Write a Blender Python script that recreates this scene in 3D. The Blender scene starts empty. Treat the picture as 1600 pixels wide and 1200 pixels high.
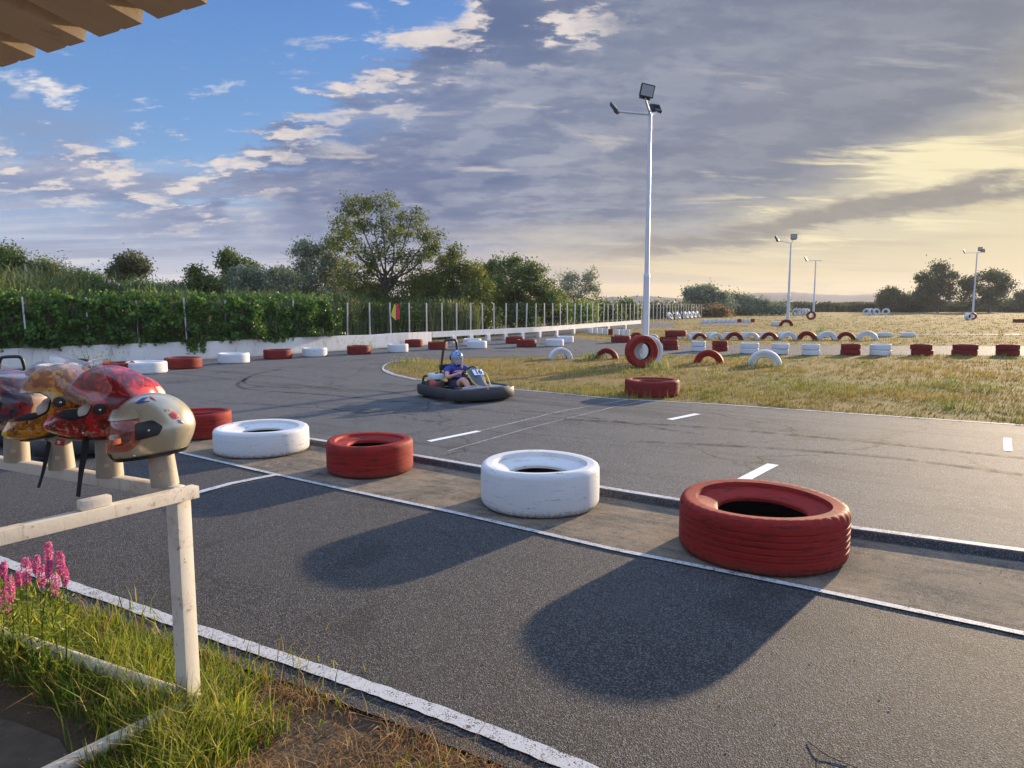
import bpy, bmesh, math, random
import numpy as np
from mathutils import Vector, Matrix, Euler, noise as mnoise
from mathutils.geometry import tessellate_polygon
R = math.radians
PI = math.pi
random.seed(7)
rng = np.random.default_rng(11)
S = bpy.context.scene
C = S.collection

# ------------------------------------------------------------------ camera, sky, sun, exposure
FPX, HOR, EYE = 1100.0, 476.0, 1.6
PITCH = math.atan((600.0 - HOR) / FPX)
cam_d = bpy.data.cameras.new('camera'); cam = bpy.data.objects.new('camera', cam_d); C.objects.link(cam)
cam.location = (0, 0, EYE); cam.rotation_euler = (PI/2 - PITCH, 0, 0)
cam_d.sensor_width = 36.0; cam_d.lens = 36.0 * FPX / 1600.0
cam_d.clip_start = 0.02; cam_d.clip_end = 20000
S.camera = cam
S.view_settings.view_transform = 'Standard'; S.view_settings.look = 'None'
EXPO = 1.1
S.view_settings.exposure = EXPO; S.view_settings.gamma = 1; S.view_settings.use_curve_mapping = False
SUN_AZ, SUN_EL = 41.0, 11.3            # degrees right of +Y, above the horizon
SUN_DIR = Vector((math.sin(R(SUN_AZ))*math.cos(R(SUN_EL)), math.cos(R(SUN_AZ))*math.cos(R(SUN_EL)), math.sin(R(SUN_EL))))
sl = bpy.data.lights.new('sun', 'SUN'); sl.energy = 5.0; sl.angle = R(1.1); sl.color = (1.0, 0.77, 0.51)
so = bpy.data.objects.new('sun', sl); C.objects.link(so)
so.rotation_euler = SUN_DIR.to_track_quat('Z', 'Y').to_euler()


def ray(u, v):
    """direction in the world of a photograph position (1600 x 1200)"""
    d = Vector(((u-800)/FPX, 1.0, -(v-600)/FPX))
    c, s = math.cos(PITCH), math.sin(PITCH)
    return Vector((d.x, d.y*c + d.z*s, -d.y*s + d.z*c))


def G(u, v, z=0.0):
    r = ray(u, v); t = (z-EYE)/r.z
    return Vector((r.x*t, r.y*t, z))


def at(u, v, Y):
    r = ray(u, v); t = Y/r.y
    return Vector((r.x*t, Y, EYE + r.z*t))


def lin(r, g, b):
    f = lambda c: (c/12.92 if c <= .04045 else ((c+.055)/1.055)**2.4)
    return (f(r/255), f(g/255), f(b/255), 1)


# ------------------------------------------------------------------ a small language for shader nodes
class NT:
    def __init__(s, tree): s.t = tree; s.n = tree.nodes; s.l = tree.links

    def new(s, typ, **kw):
        n = s.n.new(typ)
        for k, v in kw.items(): setattr(n, k, v)
        return n

    def put(s, sock, val):
        if isinstance(val, X): s.l.new(val.s, sock)
        elif val is not None:
            try: sock.default_value = val
            except Exception: sock.default_value = (val, val, val)

    def math(s, op, a, b=None, c=None, clamp=False):
        n = s.new('ShaderNodeMath', operation=op, use_clamp=clamp)
        s.put(n.inputs[0], a)
        if b is not None: s.put(n.inputs[1], b)
        if c is not None: s.put(n.inputs[2], c)
        return X(s, n.outputs[0])

    def ss(s, lo, hi, v):                       # smoothstep
        n = s.new('ShaderNodeMapRange', interpolation_type='SMOOTHSTEP')
        s.put(n.inputs[0], v); s.put(n.inputs[1], lo); s.put(n.inputs[2], hi)
        n.inputs[3].default_value = 0; n.inputs[4].default_value = 1
        return X(s, n.outputs[0])

    def mix(s, f, a, b, mode='MIX'):
        n = s.new('ShaderNodeMix', data_type='RGBA', blend_type=mode)
        s.put(n.inputs[0], f); s.put(n.inputs[6], a); s.put(n.inputs[7], b)
        return X(s, n.outputs[2])

    def noise(s, vec, scale=5, detail=4, rough=.5, dist=0.0, dims='3D', col=False):
        n = s.new('ShaderNodeTexNoise', noise_dimensions=dims)
        s.put(n.inputs['Vector'], vec)
        n.inputs['Scale'].default_value = scale; n.inputs['Detail'].default_value = detail
        n.inputs['Roughness'].default_value = rough; n.inputs['Distortion'].default_value = dist
        return X(s, n.outputs[1 if col else 0])

    def voro(s, vec, scale=5, feature='F1', out=0, rnd=1.0):
        n = s.new('ShaderNodeTexVoronoi', feature=feature)
        s.put(n.inputs['Vector'], vec); n.inputs['Scale'].default_value = scale
        n.inputs['Randomness'].default_value = rnd
        return X(s, n.outputs[out])

    def vec(s, x, y, z=0.0):
        n = s.new('ShaderNodeCombineXYZ')
        for i, v in enumerate((x, y, z)): s.put(n.inputs[i], v)
        return X(s, n.outputs[0])

    def sep(s, v):
        n = s.new('ShaderNodeSeparateXYZ'); s.put(n.inputs[0], v)
        return [X(s, n.outputs[i]) for i in range(3)]

    def vmul(s, v, k):
        n = s.new('ShaderNodeVectorMath', operation='MULTIPLY'); s.put(n.inputs[0], v); n.inputs[1].default_value = k
        return X(s, n.outputs[0])

    def vadd(s, v, k):
        n = s.new('ShaderNodeVectorMath', operation='ADD'); s.put(n.inputs[0], v); s.put(n.inputs[1], k)
        return X(s, n.outputs[0])

    def ramp(s, f, stops, interp='LINEAR'):
        n = s.new('ShaderNodeValToRGB'); n.color_ramp.interpolation = interp
        el = n.color_ramp.elements
        while len(el) < len(stops): el.new(0.5)
        for e, (p, c) in zip(el, stops):
            e.position = p; e.color = c if len(c) == 4 else (*c, 1)
        s.put(n.inputs[0], f)
        return X(s, n.outputs[0])

    def curve(s, v, pts, lo, hi):               # piecewise curve of one value (x in lo..hi, y in 0..1)
        t = (v-lo)/(hi-lo)
        n = s.new('ShaderNodeFloatCurve'); cu = n.mapping.curves[0]
        q = [((x-lo)/(hi-lo), y) for x, y in pts]
        while len(cu.points) < len(q): cu.points.new(0.5, 0.5)
        for p, (x, y) in zip(cu.points, q): p.location = (x, y)
        n.mapping.use_clip = False
        n.mapping.update(); n.inputs[0].default_value = 1; s.put(n.inputs[1], t)
        return X(s, n.outputs[0])

    def attr(s, name):
        n = s.new('ShaderNodeAttribute', attribute_name=name); return X(s, n.outputs['Fac'])

    def pos(s): return X(s, s.new('ShaderNodeNewGeometry').outputs['Position'])
    def obj(s): return X(s, s.new('ShaderNodeTexCoord').outputs['Object'])

    def bump(s, h, dist=.01, strength=1.0, normal=None):
        n = s.new('ShaderNodeBump'); n.inputs['Strength'].default_value = strength; n.inputs['Distance'].default_value = dist
        s.put(n.inputs['Height'], h)
        if normal is not None: s.put(n.inputs['Normal'], normal)
        return X(s, n.outputs[0])


class X:
    def __init__(self, nt, sock): self.nt = nt; self.s = sock
    def __add__(a, b): return a.nt.math('ADD', a, b)
    __radd__ = __add__
    def __sub__(a, b): return a.nt.math('SUBTRACT', a, b)
    def __rsub__(a, b): return a.nt.math('SUBTRACT', b, a)
    def __mul__(a, b): return a.nt.math('MULTIPLY', a, b)
    __rmul__ = __mul__
    def __truediv__(a, b): return a.nt.math('DIVIDE', a, b)
    def abs(a): return a.nt.math('ABSOLUTE', a)
    def max(a, b): return a.nt.math('MAXIMUM', a, b)
    def min(a, b): return a.nt.math('MINIMUM', a, b)
    def pow(a, b): return a.nt.math('POWER', a, b)
    def cl(a): return a.nt.math('ADD', a, 0.0, clamp=True)


def build_world():
    w = bpy.data.worlds.new('World'); S.world = w; w.use_nodes = True
    t = NT(w.node_tree); t.n.clear()
    out = t.new('ShaderNodeOutputWorld'); bg = t.new('ShaderNodeBackground')
    t.l.new(bg.outputs[0], out.inputs[0])
    d = X(t, t.new('ShaderNodeTexCoord').outputs['Generated'])
    sky = t.new('ShaderNodeTexSky', sky_type='NISHITA', sun_disc=False)
    sky.sun_elevation = R(SUN_EL); sky.sun_rotation = R(SUN_AZ)
    sky.air_density = 1.0; sky.dust_density = 0.6; sky.ozone_density = 1.6; sky.altitude = 100
    nis = t.vmul(X(t, sky.outputs[0]), (.085, .085, .085))
    E = 2**(-EXPO)
    def EX(c): return t.vmul(c, (E, E, E))
    x, y, z = t.sep(d)
    zc = z.max(0.0)
    hl = t.math('SQRT', x*x + y*y).max(.001)
    q = zc/hl                                           # tangent of the elevation
    az = t.math('ARCTAN2', x, y)*(180/PI)               # degrees right of +Y
    azn = (az+40)/80
    # cloud layers as planes overhead: coordinates shrink towards the horizon
    P = t.vec(x/(zc+.10), y/(zc+.10), 0.0)
    Q = t.vec(x/(zc+.26), y/(zc+.26), 0.0)              # rounder, for the heaped clouds
    Qr = t.vadd(t.vmul(Q, (.92, 1.55, 1)), (3.7, 1.9, 0))
    Qs = t.vadd(Qr, (SUN_DIR.x*.10+.02, SUN_DIR.y*.02+.06, 0.0))   # towards the light and up
    nA = t.noise(Qr, 5.6, 11, .64, .10)
    nB = t.noise(Qs, 5.6, 7, .60, .10)
    fine = t.noise(Q, 15, 6, .6, .2)
    n2 = t.noise(t.vadd(Q, (9.1, 4.2, 0)), 1.7, 6, .55, .5)
    big = t.noise(t.vmul(P, (.35, 1.0, 1)), .75, 5, .55, .4)
    col = t.noise(t.vmul(P, (.40, 1.0, 1)), 1.15, 8, .60, .5)
    col2 = t.noise(t.vmul(Q, (.7, 1.5, 1)), 2.4, 8, .62, .6)
    lit = ((nA - nB)*6.5 + .42).cl()
    # ---- upper edge of the cloud bank
    qb = t.curve(az, [(-60, .16), (-36, .175), (-30, .185), (-26, .165), (-21.5, .19), (-17, .26), (-12, .315), (-7, .36), (-3, .43), (2, .60), (60, .95)], -60, 60)
    dq = qb - q
    body = nA*.62 + fine*.13 + n2*.25
    dens = body + (dq*2.6).max(-.16).min(.34)
    m = t.ss(.48, .60, dens)
    # blue holes inside the bank near its edge and over the left
    hole = t.ss(.50, .40, n2*.6+nA*.4) * t.ss(-2, -20, az) * t.ss(.20, .02, dq)
    m = m * (1 - hole*.85)
    # ---- lower edge of the bank, towards the sun
    ql = t.curve(az, [(-60, .0), (-36, .105), (-28, .095), (-20, .075), (-13, .06), (-6, .065), (4, .085), (12, .092), (20, .118), (25, .152), (30, .186), (37, .205), (60, .25)], -60, 60)
    low = t.ss(-.035, .04, (q - ql) + (col-.5)*.13 + (fine-.5)*.02)
    sunv = (x*SUN_DIR.x + y*SUN_DIR.y + z*SUN_DIR.z).max(0.0)
    glow = sunv.pow(22.0)
    right = t.ss(-22, 26, az)
    hz = t.ramp(azn, [(0, lin(176, 186, 204)), (.25, lin(190, 188, 196)), (.42, lin(216, 198, 184)), (.58, lin(238, 208, 158)), (.75, lin(240, 212, 160)), (1, lin(242, 216, 168))])
    hz2 = t.ramp(azn, [(0, lin(150, 174, 212)), (.3, lin(170, 180, 204)), (.5, lin(206, 198, 188)), (.68, lin(214, 204, 178)), (.85, lin(218, 208, 178)), (1, lin(236, 220, 176))])
    blue = EX(t.ramp(q*2.0, [(0, lin(150, 182, 218)), (.35, lin(100, 154, 216)), (.9, lin(58, 122, 206))]))
    clear_hi = t.mix(.25, blue, nis)
    lowc = EX(t.mix(t.ss(.0, .10, q), hz, hz2))
    clear = t.mix(t.ss(.04, .19, q - right*.14), lowc, clear_hi)
    # soft long bands low down: grey blue and cream on the left, grey and gold on the right
    bandn = t.noise(t.vmul(P, (.30, .9, 1)), 1.25, 7, .58, .5)
    band = t.ss(.47, .62, bandn)
    bandc = EX(t.ramp(azn, [(0, lin(138, 150, 180)), (.35, lin(146, 150, 174)), (.5, lin(168, 160, 168)), (.68, lin(186, 174, 152)), (1, lin(204, 188, 150))]))
    clear = t.mix(band*t.ss(.30, .14, q)*t.ramp(azn, [(0, (.85,)*3), (.5, (.55,)*3), (1, (.45,)*3)]), clear, bandc)
    wht = t.ss(.56, .40, bandn)*t.ss(.40, .55, col)*t.ss(10, -10, az)*t.ss(.22, .10, q)
    clear = t.mix(wht*.75, clear, EX(t.mix(0, lin(216, 212, 216), lin(0, 0, 0))))
    # ---- tone of the bank
    tone = t.ss(.34, .70, col*.45 + col2*.40 + nA*.15 + (lit-.4)*.10)
    tone = tone + (.42 - tone)*t.ss(-2, 22, az)*.55
    darkc = t.ramp(azn, [(0, lin(118, 140, 182)), (.32, lin(86, 108, 156)), (.6, lin(96, 110, 142)), (1, lin(112, 117, 130))])
    lightc = t.ramp(azn, [(0, lin(190, 192, 206)), (.30, lin(154, 164, 190)), (.6, lin(162, 167, 180)), (1, lin(170, 170, 174))])
    bank = t.mix(tone, darkc, lightc)
    bank = t.mix(t.ss(.72, .95, glow)*.35, bank, lin(200, 188, 158))
    # dark patch low over the middle, paler towards the upper left edge
    shade = t.ss(13, 2, (az+13).abs())*t.ss(.10, .02, (q-.17).abs())
    bank = t.mix(shade*.35, bank, lin(92, 100, 134))
    # sunlit heaps near the upper edge
    near = t.ss(.23, .0, dq)
    heap = (near*.95).max(t.ss(-20, -28, az)*t.ss(.04, .10, q)*.9)
    cl_ = t.ss(11, 3, (az-.5).abs())*t.ss(.30, .36, q)*t.ss(.56, .40, q)
    heap = heap.max(cl_)
    top = t.ss(.42, 1.0, cl_*.45 + lit*.9 + (fine-.5)*1.3 + (.62-dens).max(-.2)*1.6)
    bank = t.mix((top*heap).cl()*.95, bank, t.mix(fine, lin(206, 196, 200), lin(252, 240, 226)))
    # thin bright rents in the middle of the sheet
    rent = t.ss(.56, .70, t.noise(t.vadd(t.vmul(Q, (.7, 2.2, 1)), (1.3, 7.7, 0)), 2.6, 7, .6, .5)) * t.ss(.10, .16, q)*t.ss(.36, .25, q)*t.ss(-26, -10, az)
    bank = t.mix(rent*.8, bank, lin(206, 200, 196))
    # openings lit from behind, towards the sun
    rid = (az-31).abs()*.9 + ((q-.155)*260).abs()*.8
    op = t.ss(.50, .66, t.noise(t.vmul(P, (.6, 1.5, 1)), 1.9, 8, .62, .5) + t.ss(10, 2, rid)*.20)
    opm = op * t.ss(11, 24, az) * t.ss(.080, .040, (q-.150 - (az-31)*.0030).abs())
    bank = t.mix(opm*.95, bank, lin(255, 240, 192))
    bank = EX(bank)
    # ---- scattered puffs over the blue
    m2 = t.ss(.545, .66, nA*.78+fine*.22) * t.ss(.17, .02, q - qb) * t.ss(.09, .15, q) * t.ss(-.10, -.02, q-qb)
    m3 = t.ss(.575, .68, t.noise(t.vadd(Qr, (6.1, 2.7, 0)), 6.5, 7, .6, .2)) * t.ss(.26, .05, q - qb)*t.ss(-.02, .03, q-qb)
    puffc = EX(t.mix((t.ss(.15, .8, lit)*.75+(fine-.4)*1.1).cl(), lin(160, 176, 208), lin(250, 242, 234)))
    c = t.mix((m2*.92).max(m3*.85), clear, puffc)
    c = t.mix((m*low).cl()*.97, c, bank)
    c = t.mix(opm*.75, c, EX(t.mix(0, lin(255, 242, 198), lin(0, 0, 0))))
    # the dark slanting band below it
    qd = t.curve(az, [(-60, .07), (0, .072), (14, .083), (20, .098), (26, .118), (32, .130), (37, .140), (60, .2)], -60, 60) + (nA-.5)*.045 + (col2-.5)*.03
    bm = t.ss(.020, .004, (q-qd).abs() - t.ss(14, 30, az)*.004) * t.ss(-2, 14, az) * t.ss(.35, .5, col2) * .9
    c = t.mix(bm, c, EX(t.mix(fine, lin(124, 124, 130), lin(160, 152, 142))))
    # sky above and behind the picture: unseen, lightly clouded, set brighter to light the scene
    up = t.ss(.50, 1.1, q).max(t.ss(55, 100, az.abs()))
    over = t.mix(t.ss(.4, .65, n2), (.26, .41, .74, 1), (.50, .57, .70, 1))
    over = t.mix(t.ss(100, 150, az.abs())*t.ss(.8, .2, q)*.45, over, (.10, .13, .20, 1))  # low part behind dimmed, so near faces receive less light
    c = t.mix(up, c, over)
    # under the horizon: ground tone
    c = t.mix(t.ss(-.002, -.03, z), c, (.08, .07, .055, 1))
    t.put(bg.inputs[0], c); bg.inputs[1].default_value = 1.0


build_world()

# ------------------------------------------------------------------ helpers: objects and meshes
def meta(o, label=None, cat=None, group=None, kind=None):
    if label: o['label'] = label
    if cat: o['category'] = cat
    if group: o['group'] = group
    if kind: o['kind'] = kind
    return o


def empty(name, loc, rz=0.0, **kw):
    o = bpy.data.objects.new(name, None); C.objects.link(o)
    o.location = loc; o.rotation_euler = (0, 0, rz); o.empty_display_size = .1
    return meta(o, **kw)


def smooth(me, ang=None):
    me.polygons.foreach_set('use_smooth', [True]*len(me.polygons))
    if ang is not None: me.set_sharp_from_angle(angle=R(ang))
    me.update()


def link(name, me, mats=(), parent=None, **kw):
    o = bpy.data.objects.new(name, me); C.objects.link(o)
    for m in (mats if isinstance(mats, (list, tuple)) else [mats]): me.materials.append(m)
    if parent is not None: o.parent = parent
    return meta(o, **kw)


def bm_mesh(name, bm, ang=None, recalc=True):
    if recalc: bmesh.ops.recalc_face_normals(bm, faces=bm.faces)
    me = bpy.data.meshes.new(name); bm.to_mesh(me); bm.free()
    if ang is not None: smooth(me, ang)
    return me


def np_mesh(name, verts, quads, tint=None):
    """verts (n,3), quads (m,4)"""
    me = bpy.data.meshes.new(name)
    n, m = len(verts), len(quads)
    me.vertices.add(n); me.vertices.foreach_set('co', np.asarray(verts, np.float32).ravel())
    me.loops.add(m*4); me.loops.foreach_set('vertex_index', np.asarray(quads, np.int32).ravel())
    me.polygons.add(m); me.polygons.foreach_set('loop_start', np.arange(0, m*4, 4, dtype=np.int32))
    try: me.polygons.foreach_set('loop_total', np.full(m, 4, np.int32))
    except Exception: pass
    me.update(calc_edges=True)
    if tint is not None:
        a = me.attributes.new('tint', 'FLOAT', 'POINT'); a.data.foreach_set('value', np.asarray(tint, np.float32))
    return me


def box(bm, size, loc=(0, 0, 0), rot=None, bevel=0.0, mi=0):
    m = Matrix.Translation(loc)
    if rot is not None: m = m @ (rot.to_4x4() if isinstance(rot, Matrix) else Euler(rot).to_matrix().to_4x4())
    m = m @ Matrix.Diagonal((*size, 1))
    r = bmesh.ops.create_cube(bm, size=1.0, matrix=m)
    vs = r['verts']; fs = {f for v in vs for f in v.link_faces}
    for f in fs: f.material_index = mi
    if bevel:
        es = list({e for v in vs for e in v.link_edges})
        bmesh.ops.bevel(bm, geom=es, offset=bevel, segments=2, affect='EDGES', profile=.6)
    return vs


def bar(bm, a, b, w, h, bevel=0.0, mi=0):
    """square bar from a to b; w across, h towards up"""
    a, b = Vector(a), Vector(b); d = b-a; L = d.length
    q = d.to_track_quat('X', 'Z')
    return box(bm, (L, w, h), (a+b)/2, q.to_matrix(), bevel, mi)


def tube(bm, pts, rad, seg=10, cap=True, mi=0):
    pts = [Vector(p) for p in pts]
    rads = rad if isinstance(rad, (list, tuple)) else [rad]*len(pts)
    rings = []; up = None
    for i, p in enumerate(pts):
        t = (pts[min(i+1, len(pts)-1)] - pts[max(i-1, 0)]).normalized()
        if up is None: up = t.orthogonal().normalized()
        up = (up - t*up.dot(t))
        up = up.normalized() if up.length > 1e-6 else t.orthogonal().normalized()
        s = t.cross(up)
        rings.append([bm.verts.new(p + (up*math.cos(2*PI*k/seg) + s*math.sin(2*PI*k/seg))*rads[i]) for k in range(seg)])
    for r0, r1 in zip(rings, rings[1:]):
        for k in range(seg):
            f = bm.faces.new((r0[k], r0[(k+1) % seg], r1[(k+1) % seg], r1[k])); f.material_index = mi
    if cap:
        for r in (rings[0][::-1], rings[-1]):
            try: f = bm.faces.new(r); f.material_index = mi
            except ValueError: pass
    return rings


def smooth_path(pts, n=6):
    """Catmull-Rom through the points"""
    P = [Vector(p) for p in pts]; P = [P[0]*2-P[1]] + P + [P[-1]*2-P[-2]]
    out = []
    for i in range(1, len(P)-2):
        for k in range(n):
            t = k/n
            out.append(.5*((2*P[i]) + (-P[i-1]+P[i+1])*t + (2*P[i-1]-5*P[i]+4*P[i+1]-P[i+2])*t*t + (-P[i-1]+3*P[i]-3*P[i+1]+P[i+2])*t**3))
    out.append(P[-2]); return out


def lathe(bm, prof, seg=48, mi=0, closed=True, mis=None, jit=None):
    """prof: (radius, z) list, turned round Z"""
    rings = []
    for k in range(seg):
        a = 2*PI*k/seg; c, s = math.cos(a), math.sin(a)
        rings.append([bm.verts.new((r*c, r*s, z)) for r, z in prof])
    n = len(prof)
    for k in range(seg):
        A, B = rings[k], rings[(k+1) % seg]
        for i in range(n if closed else n-1):
            j = (i+1) % n
            f = bm.faces.new((A[i], B[i], B[j], A[j])); f.material_index = (mis[i] if mis else mi)
    return rings


def sheet(name, loops, z, mat, skirt=None, skirt_z=0, parent=None, sub=0, **kw):
    """flat polygon (first loop) with holes (other loops), xy lists"""
    L3 = [[Vector((p[0], p[1], 0)) for p in lp] for lp in loops]
    tris = tessellate_polygon(L3)
    flat = [p for lp in L3 for p in lp]
    bm = bmesh.new()
    vs = [bm.verts.new((p.x, p.y, z)) for p in flat]
    for t in tris:
        try: bm.faces.new([vs[i] for i in t])
        except ValueError: pass
    for f in bm.faces:
        f.normal_update()
        if f.normal.z < 0: f.normal_flip()
    if skirt:
        prev = None
        for i in skirt:
            lo = bm.verts.new((flat[i].x, flat[i].y, skirt_z))
            if prev:
                f = bm.faces.new((vs[prev[0]], vs[i], lo, prev[1]))
            prev = (i, lo)
    me = bpy.data.meshes.new(name); bm.to_mesh(me); bm.free()
    return link(name, me, mat, parent, kind='structure', **kw)


def ribbon(bm, pts, w, z, taper=False, step=.15, wob=0.0):
    """flat painted line along xy points"""
    P = [Vector((p[0], p[1], 0)) for p in pts]
    Q = [P[0]]
    for a, b in zip(P, P[1:]):
        n = max(1, int((b-a).length/step))
        for k in range(1, n+1): Q.append(a.lerp(b, k/n))
    prev = None
    for i, p in enumerate(Q):
        t = (Q[min(i+1, len(Q)-1)]-Q[max(i-1, 0)]).normalized(); s = Vector((-t.y, t.x, 0))
        w1 = w/2*(1+wob*random.uniform(-1, 1)); w2 = w/2*(1+wob*random.uniform(-1, 1))
        cur = (bm.verts.new((p.x+s.x*w1, p.y+s.y*w1, z)), bm.verts.new((p.x-s.x*w2, p.y-s.y*w2, z)))
        if prev: bm.faces.new((prev[1], cur[1], cur[0], prev[0]))
        prev = cur


# ------------------------------------------------------------------ materials
def mat(name):
    m = bpy.data.materials.new(name); m.use_nodes = True
    t = NT(m.node_tree); t.n.clear()
    out = t.new('ShaderNodeOutputMaterial'); b = t.new('ShaderNodeBsdfPrincipled'); t.l.new(b.outputs[0], out.inputs[0])
    t.b = b; t.out = out; t.m = m
    return t


def setp(t, base=None, rough=None, metal=None, spec=None, normal=None, **kw):
    for k, v in (('Base Color', base), ('Roughness', rough), ('Metallic', metal), ('Specular IOR Level', spec), ('Normal', normal)):
        if v is not None: t.put(t.b.inputs[k], v)
    for k, v in kw.items(): t.put(t.b.inputs[k.replace('_', ' ')], v)
    return t.m


def simple(name, rgb, rough=.6, metal=0.0, spec=.5, var=.12, scale=8.0, bump=0.0):
    t = mat(name); p = t.obj()
    n = t.noise(p, scale, 5, .6)
    c = t.mix(n, tuple(x*(1-var) for x in rgb)+(1,), tuple(min(1, x*(1+var)) for x in rgb)+(1,))
    return setp(t, c, rough, metal, spec, t.bump(t.noise(p, scale*6, 4, .6), .002, bump) if bump else None)


def asphalt(name, dark, light, grain=1.0, dust=None, bumpd=.004, rough=.62, kind=0):
    t = mat(name); p = t.pos()
    big = t.noise(p, .35, 5, .6, .3); mid = t.noise(p, 2.4, 6, .65)
    st = t.voro(p, 235*grain, out=1); r, g, b = t.sep(st)
    ds = t.voro(p, 235*grain, out=0)
    fine = t.noise(p, 320, 2, .6)
    base = t.mix((big*.7+mid*.6-.15).cl(), dark, light)
    stone = t.mix(t.ss(.62, .95, r), base, tuple(min(1, x*2.9) for x in light[:3])+(1,))
    stone = t.mix(t.ss(.40, .0, r)*.6, stone, tuple(x*.45 for x in dark[:3])+(1,))
    c = stone
    if dust:
        x_, y_, z_ = t.sep(p)
        str_ = t.noise(t.vec((x_*.56+y_*.83)*5.0, (x_*.83-y_*.56)*.7, 0.0), 1.6, 8, .74, .6)
        dn = t.ss(.40, .60, t.noise(p, 1.9, 9, .76, .9)*.55 + str_*.45)
        gr = t.noise(p, 90, 4, .75)
        c = t.mix((dn*(.45+gr*1.0)).cl()*.9, c, dust); c = t.mix(t.ss(.55, .62, str_)*.5, c, (.030, .028, .026, 1)); c = t.mix(t.ss(.58, .66, t.noise(p, 3.4, 6, .7, 1.0))*.5, c, (.30, .26, .21, 1))
    if kind == 1:       # running surface: long worn streaks and tar seams
        x, y, z = t.sep(p)
        along = t.vec(x*.83 + y*(-.56), (x*.56 + y*.83)*.10, 0.0)
        s1 = t.noise(t.vmul(t.vec(x*.56+y*.83, (x*.83-y*.56)*.06, 0.0), (2.2, 2.2, 1)), 1.0, 5, .6, .4)
        c = t.mix(t.ss(.5, .7, s1)*.45, c, tuple(v*.55 for v in dark[:3])+(1,))
        cr = t.voro(t.vadd(p, t.vmul(t.noise(p, 1.5, 5, .6, col=True), (.9, .9, 0))), .33, 'DISTANCE_TO_EDGE')
        c = t.mix(t.ss(.0065, .0015, cr)*.6, c, (.012, .012, .012, 1))
    pt = t.noise(p, .9, 7, .68, .9)
    c = t.mix(t.ss(.54, .66, pt)*.38, c, tuple(v*.5 for v in dark[:3])+(1,))
    c = t.mix(t.ss(.50, .38, pt)*.30, c, tuple(min(1, v*1.35) for v in light[:3])+(1,))
    spk = t.voro(p, 7.0, out=0); sr_, sg_, sb_ = t.sep(t.voro(p, 7.0, out=1))
    c = t.mix(t.ss(.030, .018, spk)*t.ss(.72, .75, sr_), c, (.30, .28, .25, 1))
    h = t.math('ADD', ds*1.0, fine*.5)
    nb = t.bump(h, bumpd, .9)
    return setp(t, c, (fine*.2+rough+.06), 0, .15 if kind else .22, nb)


M_lot = asphalt('dark_asphalt', (.030, .030, .032, 1), (.056, .054, .052, 1), .8, bumpd=.005)
M_track = asphalt('worn_asphalt', (.050, .052, .056, 1), (.085, .085, .085, 1), 1.0, bumpd=.004, kind=1)
M_strip = asphalt('dusty_asphalt', (.050, .047, .043, 1), (.085, .078, .068, 1), .9, dust=(.31, .24, .165, 1), bumpd=.006, rough=.8)


def paint_mat(name, rgb=(.62, .63, .64), wear=.5, scale=18.0, under=(.05, .05, .052, 1)):
    t = mat(name); p = t.pos()
    w = t.noise(p, scale, 8, .75, .3); w2 = t.noise(p, 2.0, 4, .6); f = t.voro(p, 140, out=0)
    k = t.ss(wear-.06, wear+.05, w*.75+w2*.2+f*.42)
    c = t.mix(w2, tuple(v*.8 for v in rgb)+(1,), (*rgb, 1))
    c = t.mix(k, under, c)
    return setp(t, c, .75, 0, .3, t.bump(f, .0008, .2))


M_line = paint_mat('white_line_paint', (.56, .57, .58), wear=.60, scale=22)
M_line_thin = paint_mat('worn_line_paint', (.52, .52, .51), wear=.63, scale=24)
M_dash = paint_mat('fresh_dash_paint', (.80, .80, .80), wear=.52)

# dry grass land
def land_mat():
    t = mat('dry_grass_land'); p = t.pos()
    n1 = t.noise(p, .22, 6, .65, .6); n2 = t.noise(t.vmul(p, (1, 1.8, 1)), 1.3, 7, .7, .5); n3 = t.noise(p, 14, 5, .7)
    n4 = t.noise(p, 70, 3, .7)
    straw = t.mix(n3, (.145, .100, .036, 1), (.27, .185, .065, 1))
    green = t.mix(n3, (.060, .085, .022, 1), (.15, .17, .045, 1))
    earth = t.mix(n3, (.10, .070, .042, 1), (.18, .13, .08, 1))
    c = t.mix(t.ss(.48, .64, n1*.5+n2*.5)*.8, straw, green)
    c = t.mix(t.ss(.58, .70, n2)*.8, c, earth)
    c = t.mix(t.ss(.55, .8, n4)*.4, c, (.05, .04, .02, 1))
    return setp(t, c, .95, 0, .15, t.bump(n3*.7+n4*.5, .05, .8))


M_land = land_mat()


def soil_mat():
    t = mat('bare_soil'); p = t.pos()
    n = t.noise(p, 5, 8, .7); f = t.noise(p, 60, 5, .7); v = t.voro(p, 55, out=0)
    c = t.mix(n, (.060, .044, .030, 1), (.20, .145, .090, 1))
    c = t.mix(t.ss(.55, .75, f)*.5, c, (.22, .17, .12, 1))
    return setp(t, c, .95, 0, .2, t.bump(f+v*.6, .02, .9))


M_soil = soil_mat()

# ------------------------------------------------------------------ the ground, the roads
TZ = .05                                        # the track lies one asphalt layer above the pit lot
def T(u, v): return G(u, v, TZ)


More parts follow.
